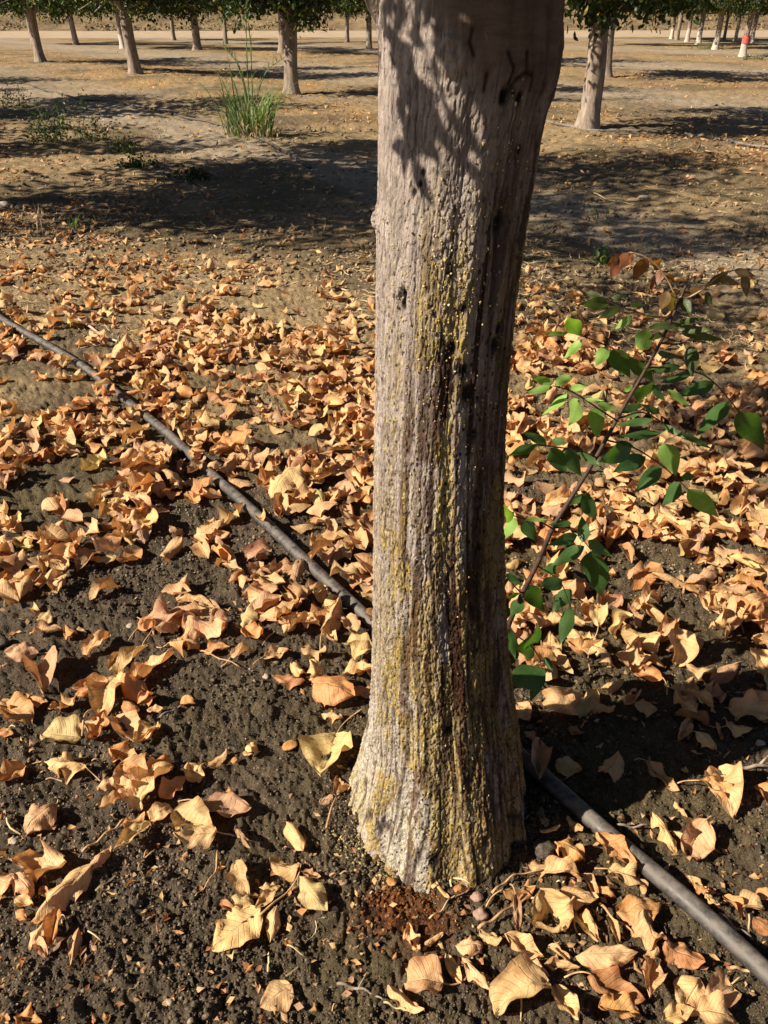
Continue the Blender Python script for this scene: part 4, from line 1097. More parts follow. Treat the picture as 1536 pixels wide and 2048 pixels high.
# ragged brush on the bank beyond the road
def build_brush():
    rng = np.random.RandomState(66)
    n = 5200
    x = (rng.rand(n)-.5)*95*H; yb = HILL0+.05*x+(.3+40*rng.rand(n)**1.6)*H*.7
    k = fbm(x*.12, yb*.22, 3, 44) > .44; x, yb = x[k], yb[k]; n = len(x)
    z = gheight(x, yb)
    P = []; sz = .10+.35*rng.rand(n)**2
    for q in range(5):
        P.append(np.stack([x+rng.randn(n)*sz, yb+rng.randn(n)*sz, z+np.abs(rng.randn(n))*sz*.6], -1))
    P = np.concatenate(P)
    me = leafy(P, rng, size=(.12, .34), tone=(.20, .145, .065), mat=mat_simple('dry_brush', (.13, .09, .045), (.33, .24, .12), 3, .9), name='dry_brush')
    tag(link('dry_brush', me), 'dry brown brush and grass on the bank beyond the road', 'brush', None, 'stuff')
build_brush()

# ---- other hoses
def far_hose(pxs, r, mat, label, zs=.6):
    p = hose_path(pxs, r, 6, zs); v, f = tube(p, r, 8)
    tag(link('drip_hose', new_mesh('drip_hose', v, f, mat, True)), label, 'hose', 'irrigation hoses')
hose['group'] = 'irrigation hoses'
far_hose([(1040, 243), (1085, 247), (1140, 258), (1190, 264), (1250, 264), (1330, 266), (1400, 274), (1450, 285), (1500, 296), (1560, 303), (1660, 320)], .015*H, M_hoseg, 'pale dusty hose lying in front of the nearest orchard tree', .4)
far_hose([(60, 168), (150, 192), (210, 197), (300, 212), (360, 228), (430, 243), (500, 265), (560, 292), (620, 330)], .014*H, M_hose, 'thin dark hose crossing the shaded alley below the tall grass clump', .7)
far_hose([(20, 120), (82, 125), (180, 140), (270, 152), (340, 163), (430, 178), (590, 193), (700, 203), (800, 215)], .013*H, M_hose, 'grey hose along the foot of the middle tree row', -.3)

# ---- grasses and weeds
def blade(base, d, ln, w, droop, rng, segs=6):
    """tapered grass blade; returns verts, quads"""
    d = np.array([d[0], d[1], 0.]); side = np.array([-d[1], d[0], 0])
    vs = []
    lean = .25+.5*rng.rand(); 
    p = np.array(base, float); a = pi/2-lean*.6
    for i in range(segs+1):
        t = i/segs; ww = w*(1-t)**.7*(.5+.5*min(1, t*5))+.0004
        fold = .25*ww
        vs += [p-side*ww/2+[0, 0, fold], p+side*ww/2+[0, 0, fold]]
        p = p+(d*cos(a)+np.array([0, 0, 1])*sin(a))*ln/segs; a -= droop/segs*(.5+t*1.6)
    fs = [(2*i, 2*i+1, 2*i+3, 2*i+2) for i in range(segs)]
    return np.array(vs), fs
def mat_grass(name, a, b, tr=.3):
    s = NT(name)
    col = s.mix(s.rng(s.noise(9, 4), .35, .65), a, b); s.fin(col, .5, None, .35)
    t = s.n('ShaderNodeBsdfTranslucent'); s.put(t.inputs[0], s.mix(1, col, (1.2, 1.4, .4), 'MULTIPLY'))
    mx = s.n('ShaderNodeMixShader'); mx.inputs[0].default_value = tr
    s.l(s.b.outputs[0], mx.inputs[1]); s.l(t.outputs[0], mx.inputs[2]); s.l(mx.outputs[0], s.out.inputs[0]); return s.m
M_grass = mat_grass('tall_green_grass', (.085, .13, .045), (.22, .29, .13)); M_weed = mat_grass('weed_leaf', (.05, .10, .02), (.13, .20, .05))
def clump(px, py, n, ln, w, droop, spread, mat, label, seed, name='grass_clump', tall=None):
    rng = np.random.RandomState(seed); p = G(px, py); z = gz(p.x, p.y)
    root = empty(name, (p.x, p.y, z), label, 'grass'); parts = []
    for i in range(n):
        a = rng.rand()*2*pi; r = spread*math.sqrt(rng.rand()); b = (cos(a)*r, sin(a)*r*.8, -.01)
        a2 = a+rng.randn()*.8; l = ln*(.4+.7*rng.rand())
        parts.append(blade(b, (cos(a2), sin(a2)), l, w*(.6+.7*rng.rand()), droop*(.4+1.1*rng.rand()), rng))
    v, f = join(parts); link('blades', new_mesh('blades', v, f, mat, True), root)['kind'] = 'stuff'
    for (dx, h_, ex) in (tall or []):
        pts = [(dx*.3, 0, 0), (dx*.5, 0, h_*.4), (dx*.8+ex*.3, 0, h_*.8), (dx+ex, 0, h_)]
        v, f = tube(smooth_path(pts, 5), np.linspace(.009, .004, 16), 6); st = link('stem', new_mesh('stem', v, f, mat, True), root)
        pp = []
        P = smooth_path(pts, 5)
        for k in range(3, 15):
            a = rng.rand()*6.28; pp.append(blade(P[k], (cos(a), sin(a)*.6), (.10+.22*rng.rand())*(1.2-k/20), w*.8, 1.4, rng))
        for k in range(10, 16):
            for m in range(4):
                a = rng.rand()*6.28; pp.append(blade(P[min(k, 15)], (cos(a)*.5, sin(a)*.5), .10, .014, -.4, rng, 3))
        v, f = join(pp); link('stem_leaves', new_mesh('stem_leaves', v, f, mat, True), root)
    return root
clump(500, 268, 100, 1.05, .026, 2.1, .30, M_grass, 'tall green grass clump with upright seed stems left of the big trunk', 3, tall=[(.06, 1.45, .05), (.14, 1.18, -.05), (-.02, .95, -.2), (.2, .85, .3)])
clump(1203, 428, 16, .17, .008, 1.0, .06, M_grass, 'small green grass tuft on dusty ground right of the big trunk', 4)
clump(1178, 422, 5, .24, .006, .5, .02, M_grass, 'few thin upright grass blades beside the small green tuft', 5)
clump(148, 462, 12, .20, .014, .9, .04, M_grass, 'broad-bladed grass seedling in deep shade at the left', 6)
clump(75, 480, 9, .22, .006, .8, .05, M_straw, 'dry straw-coloured grass tuft at the left edge of the shade', 7)
clump(640, 462, 6, .10, .008, 1.1, .04, M_straw, 'tiny dry grass tuft in the shade left of the big trunk', 8)
def weed(px, py, h, n, spread, label, seed, tone=(.07, .11, .03)):
    rng = np.random.RandomState(seed); p = G(px, py); z = gz(p.x, p.y)
    root = empty('weed', (p.x, p.y, z), label, 'weed'); tb = []; ends = []
    for i in range(n):
        a = rng.rand()*6.28; r = spread*rng.rand(); q = np.array([cos(a)*r, sin(a)*r*.7, -.01]); hh = h*(.35+.65*rng.rand()); P = [q]
        d = np.array([.3*rng.randn(), .3*rng.randn(), 1])
        for k in range(5):
            d = d+.25*rng.randn(3)*[1, 1, .4]; d /= np.linalg.norm(d); P.append(P[-1]+d*hh/5)
            for m in range(5): ends.append(P[-1]+rng.randn(3)*.028*(1+h))
        tb.append(tube(P, np.linspace(.004, .0015, 6), 4))
    v, f = join(tb); link('stems', new_mesh('stems', v, f, M_weed, True), root)
    link('leaves', leafy(np.array(ends), rng, size=(.018, .045), tone=np.array(tone)*.7, name='leaves'), root)
clump(512, 270, 50, .45, .014, 2.6, .36, M_straw, 'dead straw blades round the foot of the tall green grass clump', 13)
clump(470, 262, 22, .5, .016, 2.8, .12, M_grass, 'drooping green side tuft left of the tall grass clump', 14)
weed(110, 283, .62, 26, .34, 'leafy green weed patch standing in the shade at the left', 1)
weed(20, 210, .4, 14, .4, 'low weed at the left edge in front of the middle row', 11)
weed(195, 278, .34, 10, .2, 'small pale weed beside the leafy weed patch', 2)
weed(275, 335, .12, 16, .2, 'low dark green weed mat at the sunny edge of the shade', 3, (.045, .075, .02))
weed(235, 300, .16, 10, .2, 'yellowish weed seedlings above the low weed mat', 4, (.14, .16, .05))
weed(375, 355, .12, 14, .25, 'sparse weed seedlings inside the dark shade', 5, (.04, .06, .02))
weed(1416, 98, .30, 26, .8, 'bright green weeds at the foot of the white-footed trunks', 6, (.12, .22, .05))
weed(1500, 122, .2, 14, .5, 'green weeds under the red-banded trunk', 7, (.07, .12, .04))
weed(1200, 520, .08, 6, .06, 'tiny green seedling on dusty soil before the young shoot', 8)

# ---- straw and dry grass bits lying flat: nobody could count them
def build_straw():
    rng = np.random.RandomState(41)
    x, y, px, py = sample_px(26000, rng, -300, 1840, 200, 700)
    n_ = rowdist(ncoord(x, y)); d = np.hypot(x, y)/H
    pk = sstep(1.5, 2.4, d)*(1-.3*sstep(2.4, 2.9, n_))*(.15+sstep(.42, .62, fbm(x*1.5, y*1.5, 4, 57)))
    pk = pk*np.where(px > 1000, 1.3, .85)
    k = rng.rand(len(x)) < pk*.55; x, y = x[k], y[k]
    x2, y2, px2, py2 = sample_px(1500, rng, -200, 1740, 900, 2100); k = rng.rand(len(x2)) < .09
    x = np.concatenate([x, x2[k]]); y = np.concatenate([y, y2[k]]); n = len(x)
    V = []; Fs = []; m = 0
    fc = grid_faces(5, 2)
    for i in range(n):
        ln = (.02+.09*rng.rand()**1.6)*(1 if y[i] > 2*H else .38); a = rng.rand()*6.28; w = (.0012+.0022*rng.rand())*(1.2 if y[i] > 3*H else .45)
        t = np.linspace(-.5, .5, 5); c = rng.randn()*.5
        cx = x[i]+ln*(t*cos(a)-c*t*t*sin(a)); cy = y[i]+ln*(t*sin(a)+c*t*t*cos(a))
        z = gheight(cx, cy)+.003+.012*rng.rand()*(1-(2*t)**2*rng.rand())
        nx, ny = -sin(a)*w, cos(a)*w
        q = np.stack([np.stack([cx+nx, cy+ny, z], -1), np.stack([cx-nx, cy-ny, z+.0015], -1)], 1).reshape(-1, 3)
        V.append(q); Fs.append(fc+m); m += 10
    me = new_mesh('straw_litter', np.concatenate(V), np.concatenate(Fs), M_straw, True)
    tag(link('straw_litter', me), 'dry straw and grass bits strewn over the soil', 'straw', None, 'stuff')
build_straw()

# ---- twigs
def twig(pxs, r, label, mat=None, seed=0, side=None, name='twig'):
    rng = np.random.RandomState(seed)
    P = [np.array(list(G(a, b, .01))) for a, b in pxs]; o0 = P[0].copy(); z0 = gz(o0[0], o0[1])
    P = smooth_path(P, 5); Q = [np.array([p[0]-o0[0], p[1]-o0[1], gz(p[0], p[1])+.009+.004*sin(i)-z0]) for i, p in enumerate(P)]
    v, f = tube(Q, np.linspace(r, r*.5, len(Q)), 7, rng, .25)
    parts = [(v, f)]
    for (k, dx, dy) in (side or []):
        k = min(k, len(Q)-2); parts.append(tube([Q[k], Q[k]+[dx*.5, dy*.5, .008], Q[k]+[dx, dy, .014]], [r*.6, r*.5, r*.3], 5))
    v, f = join(parts)
    tag(link(name, new_mesh(name, v, f, mat or M_twig, True), None, (o0[0], o0[1], z0)), label, 'twig', 'loose twigs on the soil')
twig([(135, 625), (165, 645), (200, 668), (242, 688)], .0085, 'thick pale stick lying among fallen leaves above the hose', mat_simple('peeled_stick', (.36, .25, .17), (.60, .46, .34), 30, .7), 1)
twig([a6(1350, 1140), a6(1420, 1155), a6(1480, 1175), a6(1536, 1210)], .0026, 'thin forked twig on dark soil before the trunk', None, 2, [(6, .012, .014)])
twig([a6(310, 870), a6(340, 915), a6(410, 968)], .0020, 'short pale bent twig beside the tan leaf pile', M_straw, 3)
twig([a6(1150, 980), a6(1215, 1020)], .0015, 'tiny pale twig below the compound leaf', M_straw, 4)
twig([a6(590, 600), a6(570, 640), a6(550, 680)], .0018, 'reddish forked stalk under the leaf heap', M_stalk, 5, [(4, .02, .01)])
twig([a6(870, 600), a6(860, 680), a6(820, 740), a6(780, 785)], .0017, 'long curved brown stalk below the oval cream leaf', M_stalk, 6)
twig([a6(1320, 705), a6(1360, 695), a6(1395, 692)], .0022, 'short brown twig pointing to the trunk foot', M_stalk, 7)
twig([a6(330, 610), a6(390, 565), a6(450, 520), a6(500, 480)], .0026, 'straight brown stalk leading into the leaf heap', M_stalk, 8)
twig([a6(370, 250), a6(410, 240), a6(428, 210)], .0016, 'small hooked stalk under the folded leaves', M_stalk, 9)
twig([a7(220, 690), a7(280, 720), a7(350, 750)], .0026, 'pale dry twig against the trunk foot', M_straw, 10)
twig([a7(180, 885), a7(230, 850), a7(265, 800)], .0018, 'curved thin stalk beside the amber gum stain', M_straw, 11)
twig([a7(375, 925), a7(430, 890), a7(500, 840), a7(560, 790)], .0032, 'thick tan leaf stalk below the trunk', M_stalk, 12)
twig([a7(430, 785), a7(480, 740), a7(540, 705), a7(640, 692)], .0024, 'arched tan stalk in front of the trunk foot', M_stalk, 13)
twig([a7(545, 1080), a7(548, 1160), a7(546, 1290)], .0024, 'upright-lying yellow stalk among the bottom leaves', M_straw, 14)
twig([a7(930, 500), a7(1000, 505), a7(1062, 498)], .0028, 'straight brown twig right of the black hose', M_twig, 15)
twig([a7(1380, 275), a7(1450, 268), a7(1536, 262), a7(1640, 250)], .0050, 'dark twig at the right edge near the shadow', M_twig, 16, [(8, .03, .02)])
twig([a7(1380, 1085), a7(1440, 1090), a7(1500, 1120), a7(1560, 1180)], .0030, 'arched brown twig beside the hose at the lower right corner', M_stalk, 17)
twig([a7(1340, 870), a7(1400, 920), a7(1470, 965)], .0055, 'thick brown stick along the right side of the hose', M_twig, 18)
twig([a7(0, 1215), a7(50, 1235), a7(100, 1250)], .0018, 'pale thin twig left of the round leaf', M_straw, 19)
twig([a7(860, 820), a7(920, 880), a7(1000, 940)], .0026, 'dark stalk crossing the leaf pile by the hose', M_stalk, 20)
twig([a5(800, 560), a5(880, 590), a5(965, 630)], .0022, 'long yellow stalk below the orange leaf pair', M_stalk, 21)
twig([a5(1125, 410), a5(1100, 480), a5(1050, 540)], .0022, 'bowed pale stalk over curled orange leaves', M_straw, 22)
twig([a5(640, 830), a5(700, 795), a5(760, 775)], .0024, 'grey twig running to a small orange leaf', M_twig, 23)
twig([a5(0, 265), a5(60, 220), a5(130, 200)], .0020, 'thin grey twig at the left edge above bare soil', M_straw, 24)
twig([(1062, 592), (1090, 580), (1122, 566)], .006, 'dark crooked stick on dry soil right of the big trunk', M_twig, 25)
twig([(1040, 470), (1095, 464), (1112, 440)], .007, 'short broken stick standing up beside the tree shadow', M_twig, 26)
twig([(1400, 290), (1390, 310), (1385, 330)], .008, 'short dead stick by the pale hose', M_twig, 27)
twig([(1188, 380), (1220, 392), (1275, 402)], .006, 'long pale stick lying in the shade above the green tuft', M_straw, 28)

# ---- stones and clods
def clod(px, py, r, label, col, seed, flat=.7, name='stone'):
    rng = np.random.RandomState(seed); p = G(px, py, r*.5); z = gz(p.x, p.y)
    bm = bmesh.new(); bmesh.ops.create_icosphere(bm, subdivisions=3, radius=1)
    for v in bm.verts:
        q = np.array(v.co); n_ = fbm(q[0]*1.3+seed*3+10, q[1]*1.3+q[2]*1.7+10, 3, seed)-.5
        v.co = Vector(q*(1+.75*n_)*r*np.array([1, .85, flat]))
    me = bpy.data.meshes.new(name); bm.to_mesh(me); bm.free(); me.materials.append(col)
    me.polygons.foreach_set('use_smooth', np.ones(len(me.polygons), dtype=bool))
    tag(link(name, me, None, (p.x, p.y, z+r*flat*.35)), label, name, 'stones and clods on the soil')
M_clod = mat_simple('soil_clod', (.05, .04, .03), (.15, .12, .09), 90, .95, .9, .006); M_stone = mat_simple('pale_stone', (.24, .19, .14), (.45, .38, .30), 60, .85, .5, .003)
M_pink = mat_simple('reddish_pebble', (.25, .15, .11), (.40, .27, .20), 60, .85, .5, .003); M_hull = mat_simple('dry_hull', (.25, .10, .03), (.50, .27, .09), 40, .8, .6, .004)
clod(*a7(370, 798), .011, 'round pinkish pebble beneath the trunk foot', M_pink, 1); clod(*a7(385, 868), .012, 'second pinkish pebble, farther from the trunk foot', M_pink, 2)
clod(*a7(640, 600), .020, 'dark soil clod between trunk foot and ruffled orange leaf', M_clod, 3)
clod(*a7(300, 770), .010, 'dark brown hull beside the round pebble', M_hull, 4)
clod(*a6(540, 810), .014, 'grey lump of soil below the leaf heap', M_clod, 5); clod(*a6(1340, 840), .006, 'small cream pebble left of the amber stain', M_stone, 6)
clod(*a5(520, 460), .010, 'pale stone in the damp soil below the curled roll', M_stone, 7); clod(*a5(1065, 665), .008, 'small tan stone on dark soil near the leaf heap', M_stone, 8)
clod(*a6(60, 570), .008, 'whitish pebble at the left near the curled tan leaf', M_stone, 9); clod(*a6(680, 1210), .006, 'tiny whitish pebble near the bottom', M_stone, 10)
clod(*a6(1160, 180), .016, 'flat ochre scrap between the heap and the yellow leaf', M_hull, 11, .25, 'bark_scrap'); clod(*a6(940, 245), .008, 'ochre hull beside the curled leaf', M_hull, 12, .7, 'hull')
clod(*a7(1505, 172), .010, 'pale stone at the right edge of the sunlit soil', M_stone, 13); clod(*a6(1450, 520), .010, 'pale crumb of bark at the trunk foot', M_stone, 14)
clod(*a7(30, 735), .009, 'amber gum lump on the soil at the trunk foot', M_hull, 15)
clod(*a5(-5, 520), .02, 'grey stone at the left edge below bare soil', M_clod, 16); clod(*a3(30, 598), .022, 'flat grey stone among the upper fallen leaves', M_stone, 17, .4)
clod(1290, 385, .05, 'pale clod lying in the tree shade right of the big trunk', M_stone, 18, .5); clod(8, 411, .05, 'pale stone at the left edge of the big shade', M_stone, 19, .6); clod(40, 415, .035, 'smaller pale stone beside the left edge', M_stone, 20, .6)

# ------------------------------------------------------------------ green root sucker
sap = None
def c4(x, y): return (960+x/2.134, 480+y/2.134)
SX0 = .20*H
def on_plane(px, py, off=0.0):
    """point on the sucker's own upright plane y = a + b x"""
    d = ray(px, py); a_, b_ = .915*H, .26
    t = (a_+off)/(d.y-b_*d.x)
    return np.array([d.x*t, d.y*t, H+d.z*t])
def sapling():
    rng = np.random.RandomState(8)
    stem_px = [c4(*q) for q in ((120, 1650), (170, 1530), (250, 1370), (310, 1230), (370, 1130), (440, 1020), (500, 920), (560, 810), (620, 700), (680, 600), (730, 510), (780, 420), (820, 330), (860, 240), (878, 195))]
    P = [on_plane(*q) for q in stem_px]
    d = P[0]-P[1]; d /= np.linalg.norm(d)
    while P[0][2] > gz(P[0][0], P[0][1])-.01: P.insert(0, P[0]+d*.04+np.array([0, 0, -.01]))
    base = P[0].copy()
    root = empty('root_sucker', tuple(base), 'slender green walnut shoot with reddish tip leaves leaning right of the big trunk', 'young plant')
    P = [p-base for p in P]
    v, f = tube(smooth_path(P, 4), np.linspace(.0068, .0020, (len(P)-1)*4+1), 9, rng, .05)
    link('stem', new_mesh('stem', v, f, M_stem, True), root)
    DIM_GRN = (.062, .130, .034); BR = (.26, .42, .10); RED = (.27, .10, .05); BRN = (.18, .11, .045); OLV = (.075, .10, .03)  # sun and shade put into leaf colour: pale green lit, dark green unlit
    def rachis(pxs, lfs, tone, doff=0.0, dend=0.06):
        Q = [on_plane(*c4(*q), doff+dend*i/(len(pxs)-1))-base for i, q in enumerate(pxs)]
        v, f = tube(smooth_path(Q, 4), np.linspace(.0019, .0009, (len(Q)-1)*4+1), 6)
        st = link('leaf_stalk', new_mesh('leaf_stalk', v, f, M_stem if tone not in (RED, BRN) else M_stalk, True), root)
        for lf in lfs:
            ax, ay, tx, ty = lf[:4]; wr = lf[4]; tn = lf[5] if len(lf) > 5 else tone
            # depth of the base follows the nearest rachis point
            k = int(np.argmin([(q[0]-ax)**2+(q[1]-ay)**2 for q in pxs])); o_ = doff+dend*k/(len(pxs)-1)
            A = on_plane(*c4(ax, ay), o_)-base; B = on_plane(*c4(tx, ty), o_+(.03*rng.randn()-.01))-base
            ax_ = B-A; L = np.linalg.norm(ax_); ax_ /= L
            view = (A+base)-np.array([0, 0, H]); view /= np.linalg.norm(view)
            sd = np.cross(ax_, view); sd /= np.linalg.norm(sd)
            nr = np.cross(sd, ax_); tw = rng.randn()*.35; sd2 = sd*cos(tw)+nr*sin(tw); nr2 = np.cross(sd2, ax_)
            nu, nv = 13, 7
            u = np.linspace(0, 1, nu)[:, None]*np.ones((1, nv)); vv = np.ones((nu, 1))*np.linspace(-1, 1, nv)[None]
            prof = np.sin(pi*u**.76)**1.08*(1-.20*u)*1.14+.008
            w_ = L*wr*.43*prof*vv
            bend = L*.10*(rng.rand()-.3)*np.sin(pi*u)+.18*np.abs(w_)*(1 if rng.rand() < .7 else -1)+L*.025*np.sin(u*9+rng.rand()*6)*vv
            V = A+ax_*(u*L)[..., None]+sd2*w_[..., None]+nr2*bend[..., None]
            t_ = np.array(tn)*(.8+.4*rng.rand())
            link('leaflet', new_mesh('leaflet', V.reshape(-1, 3), grid_faces(nu, nv), M_green, True, {'tone': np.tile(t_, (nu*nv, 1)), 'luv': np.stack([u, vv, 0*u], -1).reshape(-1, 3)}), st)
    rachis([(860, 280), (825, 220), (800, 170), (755, 110), (700, 70), (640, 52)], [(600, 62, 535, 118, .45), (600, 70, 552, 162, .4), (640, 56, 588, 122, .6), (650, 60, 640, 100, .4), (712, 75, 652, 178, .42), (750, 85, 755, 135, .35), (770, 135, 722, 214, .55), (790, 150, 835, 180, .4)], RED, 0, .02)
    rachis([(862, 262), (950, 212), (1015, 158), (1080, 130), (1130, 128)], [(1085, 128, 1178, 156, .40), (1125, 140, 1140, 248, .42), (1020, 165, 1112, 192, .38), (1060, 130, 945, 212, .22), (950, 205, 850, 228, .3), (965, 220, 992, 280, .6, OLV)], BRN, 0, .05)
    rachis([(862, 240), (840, 250), (815, 235)], [(800, 220, 772, 300, .55), (812, 225, 832, 318, .42), (862, 250, 900, 318, .6, OLV)], BRN, 0, -.01)
    rachis([(822, 332), (720, 322), (650, 300), (600, 285), (530, 255)], [(600, 283, 500, 340, .30), (560, 268, 425, 272, .28), (520, 240, 440, 225, .3), (560, 245, 625, 238, .3), (640, 278, 702, 276, .25, BR), (650, 322, 570, 384, .42, BR), (700, 322, 802, 332, .12, BR)], OLV, 0, .05)
    rachis([(812, 345), (760, 372), (722, 380)], [(722, 382, 684, 472, .52, BR)], DIM_GRN, 0, .01)
    rachis([(730, 520), (640, 500), (565, 462), (490, 430), (430, 408), (380, 395)], [(425, 408, 372, 330, .42, BR), (435, 425, 358, 508, .40, BR), (540, 455, 492, 542, .62, BR), (566, 466, 640, 590, .42), (640, 502, 742, 614, .30), (370, 400, 262, 400, .2, BR)], DIM_GRN, 0, .07)
    rachis([(590, 775), (505, 720), (435, 672), (380, 642), (312, 622)], [(315, 612, 213, 584, .30, BR), (322, 620, 396, 578, .36, BR), (312, 626, 188, 656, .30, BR), (372, 652, 264, 748, .38, BR), (385, 636, 462, 622, .3, BR), (418, 682, 380, 792, .50, BR), (490, 715, 500, 848, .50, BR), (500, 700, 592, 722, .35, BR), (440, 680, 530, 686, .2)], BR, 0, -.06)
    rachis([(500, 930), (440, 905), (360, 888), (290, 880), (240, 870)], [(285, 868, 184, 820, .35), (250, 876, 108, 928, .42), (300, 888, 374, 1002, .48), (365, 894, 436, 1012, .44), (418, 905, 528, 976, .26), (305, 858, 366, 862, .45)], DIM_GRN, 0, -.07)
    rachis([(770, 440), (860, 442), (930, 400), (1000, 385)], [(900, 448, 906, 586, .50, OLV), (720, 372, 880, 360, .22, OLV), (840, 380, 1000, 384, .24, OLV), (860, 400, 1052, 432, .2, OLV), (780, 400, 720, 425, .3), (830, 360, 960, 330, .2, OLV), (760, 480, 860, 500, .25)], OLV, 0, .05)
    rachis([(700, 545), (800, 545), (940, 570), (1010, 620), (1080, 700), (1112, 740)], [(858, 538, 716, 562, .28), (902, 562, 770, 608, .30), (930, 566, 992, 574, .2), (1000, 610, 838, 664, .32), (1062, 688, 922, 836, .36), (1112, 732, 1214, 902, .30), (720, 610, 680, 698, .60), (738, 618, 792, 690, .42), (800, 640, 902, 716, .25, BR), (650, 620, 610, 650, .3, BR)], DIM_GRN, 0, .08)
    rachis([(590, 762), (690, 735), (780, 780), (850, 830)], [(690, 700, 580, 742, .26), (700, 730, 580, 768, .24), (742, 765, 568, 792, .22), (782, 820, 580, 836, .17), (780, 785, 880, 850, .25), (850, 830, 990, 892, .20), (770, 740, 690, 700, .3)], DIM_GRN, 0, .06)
    rachis([(545, 855), (660, 888), (770, 958), (842, 1020), (885, 1062)], [(652, 880, 508, 948, .36), (704, 922, 566, 992, .38), (774, 966, 660, 1078, .48), (786, 866, 838, 1008, .52, BR), (856, 1034, 776, 1138, .50), (862, 1008, 918, 1012, .7), (886, 1064, 1020, 1188, .36, BR), (592, 860, 656, 882, .3)], DIM_GRN, 0, .03)
    rachis([(310, 1228), (400, 1232), (450, 1292), (472, 1322)], [(392, 1210, 292, 1216, .38), (416, 1262, 288, 1302, .34), (446, 1306, 302, 1392, .40), (460, 1282, 564, 1354, .34), (470, 1328, 520, 1522, .44), (440, 1290, 434, 1176, .55), (436, 1090, 500, 1196, .55)], DIM_GRN, 0, -.03)
    rachis([(310, 1232), (250, 1200), (180, 1188), (130, 1172)], [(150, 1186, 100, 1280, .52, BR), (182, 1200, 242, 1286, .55), (196, 1190, 300, 1196, .2, BR), (140, 1160, 90, 1165, .3, BR)], DIM_GRN, 0, -.04)
    rachis([(370, 1135), (400, 1100), (440, 1085)], [(440, 1085, 380, 1135, .5), (430, 1090, 475, 1110, .6)], DIM_GRN, 0, .02)
    rachis([(240, 1388), (310, 1430), (350, 1470), (388, 1570)], [(330, 1398, 254, 1416, .4), (352, 1452, 256, 1478, .5), (388, 1490, 306, 1592, .5), (388, 1570, 338, 1732, .38), (202, 1480, 276, 1588, .35)], DIM_GRN, 0, -.03)
    rachis([(180, 1510), (150, 1480), (110, 1430)], [(110, 1425, 186, 1476, .4), (170, 1510, 110, 1530, .5), (180, 1530, 130, 1604, .7)], DIM_GRN, 0, -.02)
    rachis([(110, 1640), (160, 1690), (215, 1730), (245, 1770), (262, 1820), (270, 1850)], [(226, 1745, 148, 1752, .5), (270, 1824, 132, 1904, .62), (268, 1852, 214, 1972, .44), (245, 1720, 215, 1690, .4), (276, 1780, 312, 1842, .5), (120, 1660, 150, 1790, .35)], DIM_GRN, -.03, -.07)
sapling()

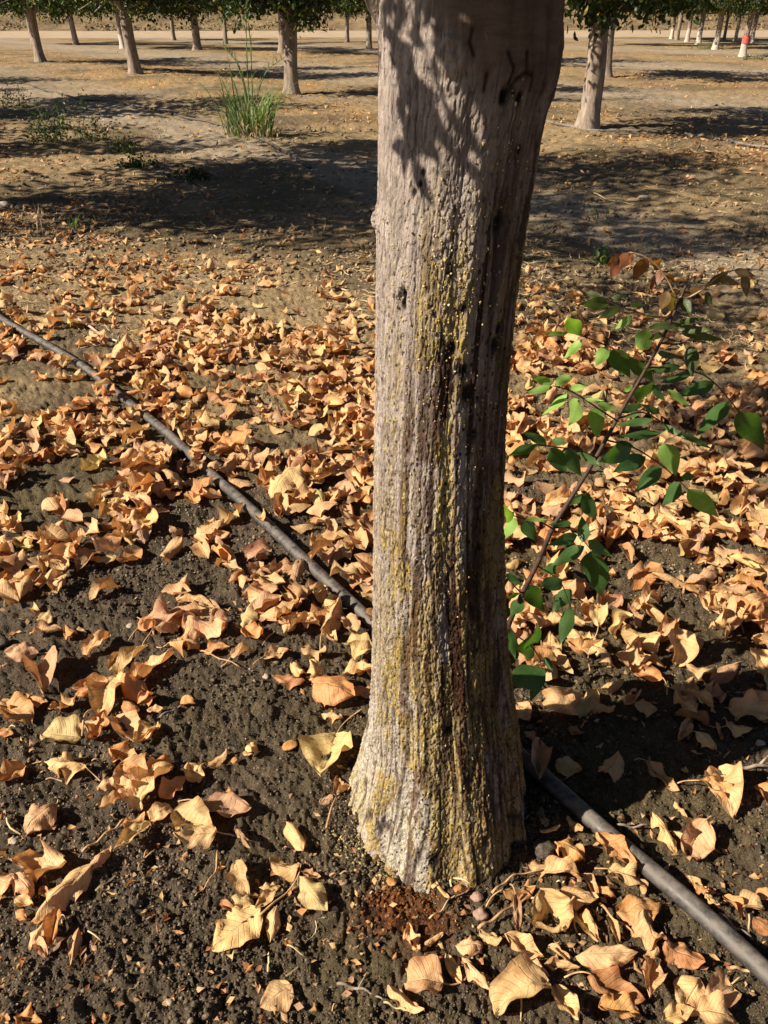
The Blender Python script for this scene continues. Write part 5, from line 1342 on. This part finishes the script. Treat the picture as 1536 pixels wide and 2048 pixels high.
# ------------------------------------------------------------------ labels of the single leaves
def to_px(x, y):
    dp = y*cos(PITCH)+H*sin(PITCH); up = y*sin(PITCH)-H*cos(PITCH); return 768+F*x/dp, 1024-F*up/dp
MARKS = [((880, 1700), 'the trunk foot'), ((815, 1830), 'the amber stain'), ((1300, 1740), 'the saddle leaf on the hose'), ((640, 1760), 'the pale compound leaf'), ((300, 1590), 'the big leaf heap'),
         ((235, 1370), 'the star-shaped compound leaf'), ((120, 1460), 'the round yellow leaf'), ((650, 1500), 'the upright yellow leaf'), ((100, 1800), 'the left tan leaf pile'), ((548, 1985), 'the lone leaf near the bottom'),
         ((840, 1985), 'the round bottom leaf'), ((1090, 1850), 'the holed curled leaf'), ((1200, 1920), 'the long ruffled leaf'), ((1440, 1570), 'the long-stalked leaf'), ((1430, 1960), 'the lower right corner'),
         ((1400, 1460), 'the shadow edge'), ((1130, 1520), 'the trunk shadow'), ((1180, 1430), 'the shadowed soil'), ((400, 1210), 'the rolled pale leaf'), ((80, 1270), 'the small leaf line'), ((1500, 1300), 'the right edge'),
         ((1050, 1300), 'the shoot foot'), ((560, 1250), 'the curled orange leaves'), ((700, 1360), 'the trunk side'), ((40, 1380), 'the left edge'), ((1330, 1200), 'the shoot tips'), ((1400, 1850), 'the thick stick'),
         ((1230, 1350), 'the sparse right soil'), ((350, 1130), 'the damp soil'), ((480, 1080), 'the hose bend'), ((640, 1150), 'the hose end by the trunk'), ((1050, 1130), 'the trunk right side'), ((1450, 1100), 'the right leaf carpet')]
OPPOSE = {'flat': 'flat', 'cupped': 'cupped', 'folded': 'creased', 'curled': 'curled', 'rolled': 'rolled-up', 'twisted': 'twisted'}
def label_leaves():
    seen = {}
    rows = []
    Ls = np.array([r[3] for r in LEAF_ROWS]); q1, q2 = np.percentile(Ls, [30, 72])
    for o, tone, shape, L, x, y, stalk in LEAF_ROWS:
        px, py = to_px(x, y)
        k = min(range(len(MARKS)), key=lambda i: (MARKS[i][0][0]-px)**2+(MARKS[i][0][1]-py)**2)
        (mx, my), mn = MARKS[k]; dx, dy = px-mx, py-my; dd = math.hypot(dx, dy)
        rel = 'at' if dd < 28 else ('left of' if dx < 0 else 'right of') if abs(dx) > abs(dy) else ('beyond' if dy < 0 else 'below')
        far = '' if dd < 28 else 'close ' if dd < 70 else 'well ' if dd > 130 else ''
        size = 'small' if L < q1 else 'large' if L > q2 else 'middling'
        tn = {'pink': 'pinkish', 'cream': 'cream', 'yellow': 'yellow', 'brown': 'brown', 'rust': 'rusty', 'tan': 'tan', 'orange': 'orange'}[tone]
        rows.append([o, f"{size} {tn} {OPPOSE[shape]} leaf" + (' with stalk' if stalk else ''), f"{far}{rel} {mn}", px, py])
    from collections import defaultdict
    g = defaultdict(list)
    for r in rows: g[(r[1], r[2])].append(r)
    RK = {2: ['nearer', 'farther']}
    ORD = ['first', 'second', 'third', 'fourth', 'fifth', 'sixth', 'seventh', 'eighth']
    for (a, b), rs in g.items():
        rs.sort(key=lambda r: -r[4])
        for i, r in enumerate(rs):
            lab = f"{a} {b}" if len(rs) == 1 else (f"{a} {b}, {RK[2][i]} of two" if len(rs) == 2 else f"{a} {b}, {ORD[min(i, 7)]} from below")
            tag(r[0], lab, 'leaf', GRP)
label_leaves()
